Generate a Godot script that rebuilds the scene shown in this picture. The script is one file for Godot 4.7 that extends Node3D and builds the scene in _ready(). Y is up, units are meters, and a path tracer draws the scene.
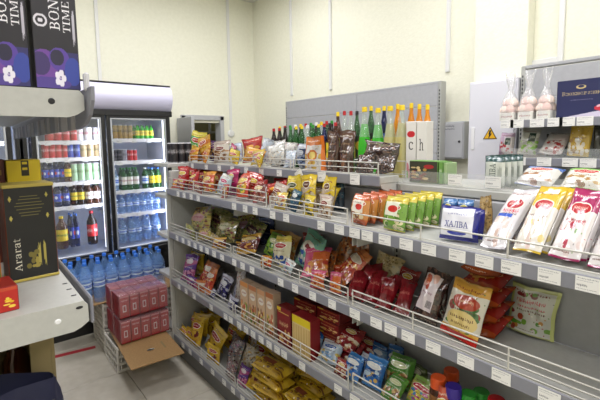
extends Node3D
# A small grocery shop: a run of low gondola shelving full of sweets and snacks, a drinks cooler at the far wall, the end of another gondola close by.
# World: x to the wall with the tall shelving, -z down the aisle to the coolers, y up, metres. The camera stands at x = 0, z = 0, 1.6 m up.

const FOCAL := 405.0
const CENTRE := Vector2(300.0, 181.0)
const EYE := Vector3(0, 1.6, 0)
const CAM := Basis(Vector3(0.76832587, -0.01441272, 0.63989658), Vector3(0.07377032, 0.99507805, -0.06616361), Vector3(-0.63579344, 0.09804058, 0.76560743))

var taken := {}
var atlas: Image
var cells := {}
var film: StandardMaterial3D      # glossy printed plastic film
var card: StandardMaterial3D      # printed cardboard
var paper: StandardMaterial3D     # price tags
var M := {}

# ------------------------------------------------------------------ pixels to places
func ray(px, py):
	return CAM * Vector3((px - CENTRE.x) / FOCAL, -(py - CENTRE.y) / FOCAL, -1.0)

func on_x(px, py, x):
	var r = ray(px, py)
	return EYE + r * (x / r.x)

func on_z(px, py, z):
	var r = ray(px, py)
	return EYE + r * (z / r.z)

func z_at(px, x, y):           # the z at which a point of the line (x, y) falls on column px
	var k = (px - CENTRE.x) / FOCAL
	var q = CAM.x + CAM.z * k
	return -(q.x * x + q.y * (y - EYE.y)) / q.z

func x_at(px, z, y):
	var k = (px - CENTRE.x) / FOCAL
	var q = CAM.x + CAM.z * k
	return -(q.z * z + q.y * (y - EYE.y)) / q.x

func y_at(py, x, z):           # the height at which a point of the upright (x, z) falls on row py
	var k = (CENTRE.y - py) / FOCAL
	var q = CAM.y + CAM.z * k
	return EYE.y - (q.x * x + q.z * z) / q.y

# ------------------------------------------------------------------ naming
func numbered(called):
	var n = taken.get(called, 0)
	taken[called] = n + 1
	return called if n == 0 else "%s_%03d" % [called, n]

func tag(o, label, category, group = ""):
	o.set_meta("label", label)
	o.set_meta("category", category)
	if group:
		o.set_meta("group", group)
	return o

func thing(called, label, category, at = Vector3.ZERO, group = ""):
	var o := Node3D.new()
	o.name = numbered(called)
	add_child(o)
	o.position = at
	return tag(o, label, category, group)

func obj(called, mesh, mat, parent = null, at = Vector3.ZERO):
	var o := MeshInstance3D.new()
	o.mesh = mesh
	o.material_override = mat
	o.position = at
	if parent == null:
		o.name = numbered(called)
		add_child(o)
	else:
		o.name = called
		parent.add_child(o, true)
	return o

func struct(called, mesh, mat, at = Vector3.ZERO):
	var o = obj(called, mesh, mat, null, at)
	o.set_meta("kind", "structure")
	return o

# ------------------------------------------------------------------ meshes
class MB:
	var v := PackedVector3Array()
	var n := PackedVector3Array()
	var u := PackedVector2Array()
	var i := PackedInt32Array()

	func quad(a, b, c, d, uv = [Vector2(0, 0), Vector2(1, 0), Vector2(1, 1), Vector2(0, 1)]):
		var s := v.size()
		var nn: Vector3 = (c - a).cross(b - a)
		if nn.length() < 1e-12:
			nn = (d - a).cross(c - a)
		nn = nn.normalized()
		for k in 4:
			v.append([a, b, c, d][k])
			n.append(nn)
			u.append(uv[k])
		i.append_array([s, s + 1, s + 2, s, s + 2, s + 3])

	func grid(p: Array, uv: Array):          # rows from the top, columns as seen from the front; smooth
		var s := v.size()
		var rows := p.size()
		var cols: int = p[0].size()
		var nn := PackedVector3Array()
		nn.resize(rows * cols)
		for r in rows:
			for c in cols:
				v.append(p[r][c])
				u.append(uv[r][c])
		for r in rows - 1:
			for c in cols - 1:
				var a := r * cols + c
				var b := a + 1
				var d := a + cols
				var e := d + 1
				var f: Vector3 = (v[s + e] - v[s + a]).cross(v[s + b] - v[s + d])
				for k in [a, b, d, e]:
					nn[k] += f
				i.append_array([s + a, s + b, s + e, s + a, s + e, s + d])
		for k in rows * cols:
			n.append(nn[k].normalized() if nn[k].length() > 1e-12 else Vector3.UP)
		return s

	func weld_columns(s, rows, cols):        # first and last column of a closed grid share normals
		for r in rows:
			var a: int = s + r * cols
			var b: int = a + cols - 1
			var m := (n[a] + n[b]).normalized()
			n[a] = m
			n[b] = m

	func box(c: Vector3, s: Vector3, bev := 0.0, uvf = null, uvs = null):
		# uvf: the print of the faces +z and -z, uvs: of the other faces
		var h := s * 0.5
		var e: float = minf(bev, minf(h.x, minf(h.y, h.z)) * 0.9)
		var k := h - Vector3(e, e, e)
		var rf: Rect2 = uvf if uvf != null else Rect2(0, 0, 1, 1)
		var rs: Rect2 = uvs if uvs != null else rf
		var face = func(ax: Vector3, up: Vector3, rt: Vector3, r: Rect2):
			var o: Vector3 = c + ax * absf(ax.dot(h))
			var uu: Vector3 = up * absf(up.dot(k))
			var rr: Vector3 = rt * absf(rt.dot(k))
			quad(o + uu - rr, o + uu + rr, o - uu + rr, o - uu - rr, [r.position, Vector2(r.end.x, r.position.y), r.end, Vector2(r.position.x, r.end.y)])
		var X := Vector3.RIGHT
		var Y := Vector3.UP
		var Z := Vector3.BACK
		face.call(Z, Y, X, rf)
		face.call(-Z, Y, -X, rf)
		face.call(X, Y, -Z, rs)
		face.call(-X, Y, Z, rs)
		face.call(Y, -Z, X, rs)
		face.call(-Y, Z, X, rs)
		if e <= 0.0:
			return
		var uv1 := [rs.position, rs.position, rs.position, rs.position]
		for pair in [[X, Y, Z], [Y, Z, X], [Z, X, Y]]:
			for s1 in [-1.0, 1.0]:
				for s2 in [-1.0, 1.0]:
					var a: Vector3 = pair[0] * s1
					var b: Vector3 = pair[1] * s2
					var w: Vector3 = pair[2] * absf(pair[2].dot(k))
					var p: Vector3 = c + a * absf(a.dot(h)) + b * absf(b.dot(k))
					var q: Vector3 = c + a * absf(a.dot(k)) + b * absf(b.dot(h))
					if s1 * s2 > 0:
						quad(q - w, q + w, p + w, p - w, uv1)
					else:
						quad(q + w, q - w, p - w, p + w, uv1)
		for sx in [-1.0, 1.0]:
			for sy in [-1.0, 1.0]:
				for sz in [-1.0, 1.0]:
					var o := Vector3(sx, sy, sz)
					var a := c + Vector3(sx * h.x, sy * k.y, sz * k.z)
					var b := c + Vector3(sx * k.x, sy * h.y, sz * k.z)
					var d := c + Vector3(sx * k.x, sy * k.y, sz * h.z)
					var st := v.size()
					for q in [a, b, d]:
						v.append(q)
						n.append(o.normalized())
						u.append(rs.position)
					if sx * sy * sz > 0:
						i.append_array([st, st + 2, st + 1])
					else:
						i.append_array([st, st + 1, st + 2])

	func rod(a: Vector3, b: Vector3, r: float, seg := 6):
		var d := (b - a).normalized()
		var x := d.cross(Vector3.UP if absf(d.y) < 0.9 else Vector3.RIGHT).normalized()
		var y := d.cross(x)
		var p := [[], []]
		var q := [[], []]
		for k in seg + 1:
			var t := TAU * k / seg
			var o := (x * cos(t) + y * sin(t)) * r
			p[0].append(b + o)
			p[1].append(a + o)
			q[0].append(Vector2(0, 0))
			q[1].append(Vector2(0, 1))
		var s = grid(p, q)
		weld_columns(s, 2, seg + 1)
		for e in [[a, -d], [b, d]]:
			var st := v.size()
			for k in seg:
				var t := TAU * k / seg
				v.append(e[0] + (x * cos(t) + y * sin(t)) * r)
				n.append(e[1])
				u.append(Vector2.ZERO)
			for k in range(1, seg - 1):
				i.append_array([st, st + k, st + k + 1])

	func lathe(prof: Array, seg := 14, r := Rect2(0, 0, 1, 1), caps := true, at := Vector3.ZERO):
		# prof: [radius, height] from the top down
		var p := []
		var q := []
		var top: float = prof[0][1]
		var low: float = prof[-1][1]
		for a in prof:
			var row := []
			var uvr := []
			for k in seg + 1:
				var t := TAU * k / seg
				row.append(at + Vector3(sin(t) * a[0], a[1], cos(t) * a[0]))
				uvr.append(r.position + r.size * Vector2(fposmod(2.0 * k / seg + 0.5, 1.0001), (top - a[1]) / maxf(top - low, 1e-5)))
			p.append(row)
			q.append(uvr)
		var s = grid(p, q)
		weld_columns(s, prof.size(), seg + 1)
		if caps:
			for e in [[prof[0], Vector3.UP], [prof[-1], Vector3.DOWN]]:
				if e[0][0] < 1e-4:
					continue
				var st := v.size()
				for k in seg:
					var t := TAU * k / seg
					v.append(at + Vector3(sin(t) * e[0][0], e[0][1], cos(t) * e[0][0]))
					n.append(e[1])
					u.append(r.position + r.size * 0.02)
				for k in range(1, seg - 1):
					if e[1].y > 0:
						i.append_array([st, st + k + 1, st + k])
					else:
						i.append_array([st, st + k, st + k + 1])

	func done() -> ArrayMesh:
		var a := []
		a.resize(Mesh.ARRAY_MAX)
		a[Mesh.ARRAY_VERTEX] = v
		a[Mesh.ARRAY_NORMAL] = n
		a[Mesh.ARRAY_TEX_UV] = u
		a[Mesh.ARRAY_INDEX] = i
		var m := ArrayMesh.new()
		m.add_surface_from_arrays(Mesh.PRIMITIVE_TRIANGLES, a)
		return m

func box_mesh(size, bev = 0.0, uvf = null, uvs = null, c = Vector3.ZERO):
	var b := MB.new()
	b.box(c, size, bev, uvf, uvs)
	return b.done()

func rod_mesh(a, c, r, seg = 6):
	var b := MB.new()
	b.rod(a, c, r, seg)
	return b.done()

func lathe_mesh(prof, seg = 14, r = Rect2(0, 0, 1, 1), caps = true):
	var b := MB.new()
	b.lathe(prof, seg, r, caps)
	return b.done()

# A filled film bag standing on y = 0 in the xy plane, bulging along z. kind: "bag" pillow, "stand" pouch with a wide foot, "slab" flow pack around a solid bar
func pouch_mesh(w, h, t, r: Rect2, sd, kind = "bag", wrinkle = 1.0):
	var rng := RandomNumberGenerator.new()
	rng.seed = sd
	var ph := []
	for k in 12:
		ph.append(rng.randf() * TAU)
	var nx := 16
	var ny := 20
	var fine := FastNoiseLite.new()
	fine.seed = sd
	fine.noise_type = FastNoiseLite.TYPE_SIMPLEX_SMOOTH
	fine.fractal_type = FastNoiseLite.FRACTAL_RIDGED
	fine.fractal_octaves = 2
	fine.frequency = 1.0
	var b := MB.new()
	var crimp = 0.07 if kind != "slab" else 0.09
	for side in [1.0, -1.0]:
		var p := []
		var q := []
		for a in ny + 1:
			var row := []
			var uvr := []
			var g = 1.0 - float(a) / ny          # 1 at the top
			var prof = 0.0
			if kind == "stand":
				prof = 0.0 if g > 1.0 - crimp else pow(clampf((1.0 - crimp - g) / 0.75, 0.0, 1.0), 0.6)
			else:
				prof = 0.0 if g < crimp or g > 1.0 - crimp else pow(sin(PI * (g - crimp) / (1.0 - 2.0 * crimp)), 0.5 if kind == "bag" else 0.18)
			for c in nx + 1:
				var s = (2.0 * c / nx - 1.0) * side
				var edge = pow(maxf(1.0 - pow(absf(s), 2.6 if kind != "slab" else 7.0), 0.0), 0.62)
				var z = t * 0.5 * prof * edge
				var wr = sin(s * 9.0 + g * 5.0 + ph[0]) * 0.35 + sin(s * 4.0 - g * 13.0 + ph[1]) * 0.4 + sin(s * 15.0 + g * 17.0 + ph[2]) * 0.22 + sin(s * 21.0 - g * 7.0 + ph[3]) * 0.2
				z += wr * t * 0.11 * wrinkle * (0.25 + edge * 0.75) * (0.35 + 0.65 * prof) * (1.0 if side > 0 else 0.6)
				z += fine.get_noise_3d(s * w * 14.0, g * h * 17.0, side * 3.0) * 0.0042 * wrinkle * edge * (0.3 + 0.7 * prof)
				z = maxf(z, 0.0012)
				var pull = 1.0 - 0.07 * prof * (0.0 if kind == "slab" else 1.0) - 0.03 * wrinkle * absf(sin(g * 6.0 + ph[4] + s))
				var x = s * w * 0.5 * pull
				var y = g * h + (0.0 if g < 0.01 else (sin(s * 3.0 + ph[5]) * 0.016 + sin(s * 8.0 + ph[8]) * 0.008) * h * wrinkle * g)
				var sway = sin(g * 2.4 + ph[6]) * 0.05 * t * wrinkle + sin(s * 2.0 + ph[7]) * 0.3 * t * wrinkle * (1.0 - prof)
				row.append(Vector3(x, y, z * side + sway))
				var uu = (s * 0.5 + 0.5) if side > 0 else (0.5 - s * 0.5)
				uvr.append(r.position + r.size * Vector2(clampf(uu, 0.01, 0.99), clampf(1.0 - g, 0.01, 0.99)))
			p.append(row)
			q.append(uvr)
		# the back face runs the other way round, so its columns already read left to right from behind
		b.grid(p, q)
	return b.done()

# ------------------------------------------------------------------ flat print, drawn into one sheet of 16 x 12 cells
const CW := 128
const CH := 160

func cell(key):
	if not cells.has(key):
		cells[key] = cells.size()
	var k: int = cells[key]
	return Vector2i((k % 16) * CW, (k / 16) * CH)

func face(key) -> Rect2:           # the printed front
	var o = cell(key)
	return Rect2((o.x + 1.0) / 2048.0, (o.y + 1.0) / 2048.0, 110.0 / 2048.0, 158.0 / 2048.0)

func side(key) -> Rect2:           # the plain side of a box
	var o = cell(key)
	return Rect2((o.x + 115.0) / 2048.0, (o.y + 2.0) / 2048.0, 10.0 / 2048.0, 156.0 / 2048.0)

func fill(key, col, side_col = null):
	var o = cell(key)
	atlas.fill_rect(Rect2i(o.x, o.y, 112, CH), col)
	atlas.fill_rect(Rect2i(o.x + 112, o.y, 16, CH), col if side_col == null else side_col)

func rc(key, x, y, w, h, col):
	var o = cell(key)
	var a := Rect2i(o.x + int(x * 112), o.y + int(y * CH), maxi(1, int(w * 112)), maxi(1, int(h * CH)))
	atlas.fill_rect(a.intersection(Rect2i(o.x, o.y, 112, CH)), col)

func el(key, x, y, rx, ry, col):
	var o = cell(key)
	var lim := Rect2i(o.x, o.y, 112, CH)
	var cy := int(y * CH)
	var ryp := maxi(1, int(ry * CH))
	for k in range(-ryp, ryp + 1):
		var half := int(rx * 112 * sqrt(maxf(0.0, 1.0 - float(k * k) / (ryp * ryp))))
		if half > 0:
			atlas.fill_rect(Rect2i(o.x + int(x * 112) - half, o.y + cy + k, 2 * half, 1).intersection(lim), col)

func scrib(key, x, y, w, h, col, sd):     # lettering too small in the photograph to read
	var rng := RandomNumberGenerator.new()
	rng.seed = sd
	var at = x
	while at < x + w:
		var l = w * rng.randf_range(0.04, 0.1)
		rc(key, at, y + h * rng.randf_range(0.0, 0.25), l * 0.45, h * rng.randf_range(0.55, 0.8), col)
		rc(key, at, y + h * rng.randf_range(0.3, 0.6), l * 0.8, h * 0.2, col)
		at += l

func blobs(key, x, y, w, h, cols, count, size, sd):
	var rng := RandomNumberGenerator.new()
	rng.seed = sd
	for k in count:
		el(key, x + rng.randf() * w, y + rng.randf() * h, size * rng.randf_range(0.6, 1.3), size * rng.randf_range(0.45, 0.9), cols[rng.randi() % cols.size()])

func words_on(key, text, x, y, w, h, col, font = "Droid Sans", turn = 0):
	# fills the outlines of real letters, fitted to the box; turn 1: reading upwards
	var f := SystemFont.new()
	f.font_names = PackedStringArray([font])
	var ts := TextServerManager.get_primary_interface()
	var rid: RID = f.get_rids()[0]
	var loops := []
	var pen := 0.0
	for ch in text:
		var gi := ts.font_get_glyph_index(rid, 64, ch.unicode_at(0), 0)
		var d := ts.font_get_glyph_contours(rid, 64, gi)
		if d.has("points"):
			var pts: PackedVector3Array = d.points
			var first := 0
			for last in d.contours:
				var ring := []
				var n: int = last - first + 1
				for k in n:                      # quadratic outlines: implied points between two controls
					var p: Vector3 = pts[first + k]
					var nx: Vector3 = pts[first + (k + 1) % n]
					ring.append(p)
					if int(p.z) != 1 and int(nx.z) != 1:
						ring.append(Vector3((p.x + nx.x) / 2, (p.y + nx.y) / 2, 1))
				var s := 0
				while s < ring.size() and int(ring[s].z) != 1:
					s += 1
				var flat := PackedVector2Array()
				for k in ring.size():
					var p: Vector3 = ring[(s + k) % ring.size()]
					if int(p.z) == 1:
						flat.append(Vector2(p.x + pen, p.y))
					else:
						var q: Vector3 = ring[(s + k + 1) % ring.size()]
						var o: Vector2 = flat[flat.size() - 1]
						for e in [0.25, 0.5, 0.75]:
							flat.append(o.lerp(Vector2(p.x + pen, p.y), e).lerp(Vector2(p.x + pen, p.y).lerp(Vector2(q.x + pen, q.y), e), e))
				loops.append(flat)
				first = last + 1
		pen += ts.font_get_glyph_advance(rid, 64, gi).x
	if loops.is_empty():
		return
	var lo := Vector2(1e9, 1e9)
	var hi := -lo
	for l in loops:
		for p in l:
			lo = lo.min(p)
			hi = hi.max(p)
	var sz := (hi - lo).max(Vector2(1e-4, 1e-4))
	var o = cell(key)
	var bw := int(w * 112)
	var bh := int(h * CH)
	for row in bh:
		for column in bw:
			var u := Vector2((column + 0.5) / bw, (row + 0.5) / bh)
			if turn == 1:
				u = Vector2(1.0 - (row + 0.5) / bh, (column + 0.5) / bw)
			var P := lo + u * sz
			var wind := 0
			for l in loops:
				for k in l.size():
					var A: Vector2 = l[k]
					var B: Vector2 = l[(k + 1) % l.size()]
					if (A.y > P.y) != (B.y > P.y) and P.x < A.x + (P.y - A.y) / (B.y - A.y) * (B.x - A.x):
						wind += 1 if B.y > A.y else -1
			if wind != 0:
				atlas.set_pixel(o.x + int(x * 112) + column, o.y + int(y * CH) + row, col)

func ink(c):                        # printing inks on film are a little duller than pure colours
	var k := Color(c)
	var g := k.get_luminance()
	return k.lerp(Color(g, g, g), 0.1).darkened(0.1)

# a usual sweets or snack bag: base colour, band at the top, brand mark, pictures of what is inside, small print
func bag_art(key, base, top, logo, pics, sd, band = 0.2, count = 14, size = 0.09):
	var c = ink(base)
	fill(key, c)
	var pc := []
	for p in pics:
		pc.append(ink(p))
	var lay: int = sd % 4
	var pale := Color("ece7da")
	if lay == 1:
		for k in 28:
			rc(key, k / 28.0, 0.62 - 0.3 * k / 28.0, 0.04, 0.2, ink(top))
		blobs(key, 0.05, 0.5, 0.9, 0.42, pc, count + 8, size * 0.9, sd)
	elif lay == 2:
		rc(key, 0, 0.82, 1, 0.18, ink(top))
		blobs(key, 0.12, 0.4, 0.76, 0.4, pc, count + 14, size, sd)
	elif lay == 3:
		rc(key, 0, 0, 0.38, 1, ink(top))
		blobs(key, 0.2, 0.45, 0.75, 0.48, pc, count + 8, size * 0.9, sd)
	else:
		blobs(key, 0.05, 0.56, 0.9, 0.36, pc, count + 6, size, sd)
	rc(key, 0, 0, 1, band, ink(top))
	blobs(key, 0.0, 0.1, 1.0, 0.85, pc + [pale, c.darkened(0.35), ink(top).darkened(0.3)], 34, 0.022, sd + 9)
	if logo != "":
		var ly: float = [0.33, 0.27, 0.3, 0.36][lay]
		var lr: float = [0.34, 0.27, 0.4, 0.3][lay]
		el(key, 0.5, ly, lr, 0.1, pale)
		el(key, 0.5, ly, lr - 0.03, 0.085, ink(logo))
		scrib(key, 0.5 - lr * 0.6, ly - 0.035, lr * 1.2, 0.07, Color("f2ecdc"), sd)
	var dark_ink: Color = pale if c.get_luminance() < 0.45 else Color("4c241c")
	scrib(key, 0.2, 0.48, 0.6, 0.05, dark_ink, sd + 5)
	scrib(key, 0.1, 0.9, 0.5, 0.025, dark_ink, sd + 6)
	scrib(key, 0.12, 0.12, 0.7, 0.05, pale if ink(top).get_luminance() < 0.5 else Color("6a2a20"), sd + 7)
	rc(key, 0, 0.965, 1, 0.035, ink(top).darkened(0.1))
	rc(key, 0, 0.0, 1, 0.03, ink(top).darkened(0.15))

# a clear bag: the food shows through all over, with a printed patch
func food_art(key, base, pics, patch, pen, sd, size = 0.06, count = 90):
	fill(key, ink(base))
	var pc := []
	for p in pics:
		pc.append(ink(p))
		pc.append(ink(p).darkened(0.25))
	blobs(key, 0, 0, 1, 1, pc, count * 2, size * 0.8, sd)
	if patch != "":
		el(key, 0.5, 0.42, 0.32, 0.15, ink(patch))
		scrib(key, 0.28, 0.37, 0.44, 0.09, Color(pen), sd + 2)

# ------------------------------------------------------------------ materials
func mat(col, rough = 0.6, metal = 0.0, spec = 0.5):
	var m := StandardMaterial3D.new()
	m.albedo_color = Color(col) if col is String else col
	m.roughness = rough
	m.metallic = metal
	m.metallic_specular = spec
	return m

func clear(col, alpha, rough = 0.06):
	var m = mat(col, rough)
	m.albedo_color.a = alpha
	m.transparency = BaseMaterial3D.TRANSPARENCY_ALPHA
	m.cull_mode = BaseMaterial3D.CULL_DISABLED
	return m

func glowing(col, energy):
	var m = mat(col, 0.5)
	m.emission_enabled = true
	m.emission = Color(col)
	m.emission_energy_multiplier = energy
	return m

func noise_tex(freq, as_normal, lo = Color(0.9, 0.9, 0.9), hi = Color(1, 1, 1), bump = 4.0, size = 256):
	var n := FastNoiseLite.new()
	n.frequency = freq
	n.seed = 7
	n.fractal_octaves = 4
	var t := NoiseTexture2D.new()
	t.width = size
	t.height = size
	t.seamless = true
	t.noise = n
	if as_normal:
		t.as_normal_map = true
		t.bump_strength = bump
	else:
		var g := Gradient.new()
		g.set_color(0, lo)
		g.set_color(1, hi)
		t.color_ramp = g
	return t

func grained(col, rough, freq, scale, lo, hi, bump = 0.0):
	var m = mat(col, rough)
	m.albedo_texture = noise_tex(freq, false, lo, hi)
	m.uv1_triplanar = true
	m.uv1_world_triplanar = true
	m.uv1_scale = Vector3.ONE * scale
	if bump > 0.0:
		m.normal_enabled = true
		m.normal_texture = noise_tex(freq * 2.0, true, Color.BLACK, Color.WHITE, bump)
		m.normal_scale = 0.6
	return m

func materials():
	M.wall = grained("f0efdd", 0.85, 0.05, 1.7, Color(0.975, 0.975, 0.97), Color(1, 1, 1), 0.8)
	M.ceiling = grained("e9e8e0", 0.9, 0.08, 2.0, Color(0.95, 0.95, 0.95), Color(1, 1, 1))
	M.tile = grained("c9c3b6", 0.28, 0.03, 1.3, Color(0.93, 0.925, 0.91), Color(1, 1, 1))
	M.grout = mat("8d877b", 0.9)
	M.shelf = grained("b9b9b4", 0.45, 0.05, 3.0, Color(0.96, 0.96, 0.96), Color(1, 1, 1))
	M.panel = grained("acadb1", 0.55, 0.05, 2.0, Color(0.96, 0.96, 0.96), Color(1, 1, 1))
	M.upright = mat("a9aaa6", 0.45)
	M.slot = mat("26262a", 0.8)
	M.rail = mat("85868f", 0.35)
	M.wire = mat("c4c2ba", 0.35, 0.1)
	M.kick = mat("6f6e6c", 0.6)
	M.tag_back = mat("c9c8cc", 0.6)
	M.dark = mat("1c1a1b", 0.5)
	M.black = mat("131316", 0.35)
	M.white = mat("e8e8ea", 0.45)
	M.liner = mat("c6cddd", 0.5)
	M.header = mat("d4d2ea", 0.22)
	M.alu = mat("b9bcc2", 0.35, 0.6)
	M.glass = clear("c8d2d8", 0.02, 0.02)
	M.acrylic = clear("e8eef0", 0.12, 0.03)
	M.cello = clear("f4f4f6", 0.24, 0.08)
	M.wrap = clear("f0dfe2", 0.13, 0.1)
	M.led = glowing("e6eeff", 3.0)
	M.lamp = glowing("fdfcff", 2.2)
	M.conduit = mat("e2e2e0", 0.4)
	M.cabinet = mat("dcdce4", 0.4)
	M.grey_box = mat("b3b4b8", 0.45)
	M.yellow = mat("f0b81c", 0.5)
	M.ink = mat("1d1b1e", 0.6)
	M.door_frame = mat("b7b8ba", 0.45)
	M.olive = mat("98946f", 0.8)
	M.brown = grained("b08d5e", 0.75, 0.06, 4.0, Color(0.9, 0.88, 0.85), Color(1, 1, 1))
	M.crate = mat("dcd8d0", 0.5)
	M.navy = mat("181b38", 0.75)
	M.kraft = mat("8c7c54", 0.7)
	M.red_tape = mat("b3343c", 0.5)
	M.cap_red = mat("b3121a", 0.4)
	M.cap_yellow = mat("e6c61e", 0.4)
	M.cap_blue = mat("3a7be0", 0.35)
	M.cap_white = mat("e6e6e6", 0.4)
	M.cap_green = mat("2b8a2c", 0.4)
	M.cap_orange = mat("d8531c", 0.4)
	M.cap_purple = mat("35208a", 0.4)
	M.cap_black = mat("1b1a1c", 0.4)
	M.cola = clear("1c0c08", 0.93, 0.08)
	M.water = clear("8fb9e6", 0.30, 0.06)
	M.water_blue = clear("86bcff", 0.22, 0.05)
	M.pale_glass = clear("c6d6c8", 0.25, 0.05)
	M.green_glass = clear("1f5c26", 0.72, 0.06)
	M.lime = clear("3fc22a", 0.8, 0.06)
	M.pear = clear("d8cf86", 0.6, 0.06)
	M.orange_juice = clear("d98a1e", 0.88, 0.08)
	M.brown_glass = clear("4a2410", 0.82, 0.07)
	M.navy_drink = clear("101c4e", 0.9, 0.08)
	M.gold = mat("b7a44a", 0.45)
	M.zefir = mat("efd9cc", 0.8)
	M.zefir_pink = mat("e9c1b6", 0.8)

# ------------------------------------------------------------------ camera and light
func _ready():
	var cam := Camera3D.new()
	cam.name = "camera"
	cam.transform = Transform3D(CAM, EYE)
	cam.projection = Camera3D.PROJECTION_FRUSTUM
	cam.near = 0.05
	cam.far = 60.0
	cam.size = 0.05 * 400.0 / FOCAL
	cam.frustum_offset = Vector2(0, -19.0 / FOCAL * 0.05)
	add_child(cam)
	cam.current = true
	var env := Environment.new()
	env.background_mode = Environment.BG_COLOR
	env.background_color = Color(0, 0, 0)
	env.tonemap_mode = Environment.TONE_MAPPER_LINEAR
	env.tonemap_exposure = 1.0
	env.sdfgi_enabled = true
	env.ssao_enabled = true
	env.ssil_enabled = true
	var we := WorldEnvironment.new()
	we.name = "environment"
	we.environment = env
	add_child(we)
	materials()
	for z in [-3.0, -1.2, 0.6, 2.2]:
		for x in [-1.0, 0.7, 1.9]:
			ceiling_light(Vector3(x, 3.28, z))
	atlas = Image.create(2048, 2048, false, Image.FORMAT_RGBA8)
	atlas.fill(Color(0.8, 0.8, 0.8))
	all_art()
	var tex := ImageTexture.create_from_image(atlas)
	film = mat("ffffff", 0.17, 0.0, 0.68)
	card = mat("ffffff", 0.5)
	paper = mat("ffffff", 0.7)
	for m in [film, card, paper]:
		m.albedo_texture = tex
	room()
	front_gondola()
	wall_gondolas()
	coolers()
	near_gondola()
	floor_goods()
	top_shelf_goods()
	second_shelf_goods()
	third_shelf_goods()
	fourth_shelf_goods()
	bottom_shelf_goods()
	wall_goods()
	cooler_goods()

func ceiling_light(at):
	var t = thing("ceiling_light", "square white LED panel set in the shop ceiling", "light", at, "square ceiling light panels")
	obj("frame", box_mesh(Vector3(0.62, 0.03, 0.62), 0.004), M.white, t, Vector3(0, -0.016, 0))
	obj("diffuser", box_mesh(Vector3(0.57, 0.004, 0.57)), M.lamp, t, Vector3(0, -0.034, 0))
	var l := AreaLight3D.new()
	l.name = "panel_light"
	l.area_size = Vector2(0.57, 0.57)
	l.light_energy = 1.52
	l.light_color = Color("fbfaff")
	l.shadow_enabled = true
	l.area_range = 12.0
	l.area_attenuation = 2.0
	l.rotation_degrees.x = -90
	l.position = Vector3(0, -0.04, 0)
	t.add_child(l)

# ------------------------------------------------------------------ the room
const WX := 2.85
const WZ := -4.29
const CEIL := 3.28

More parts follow.
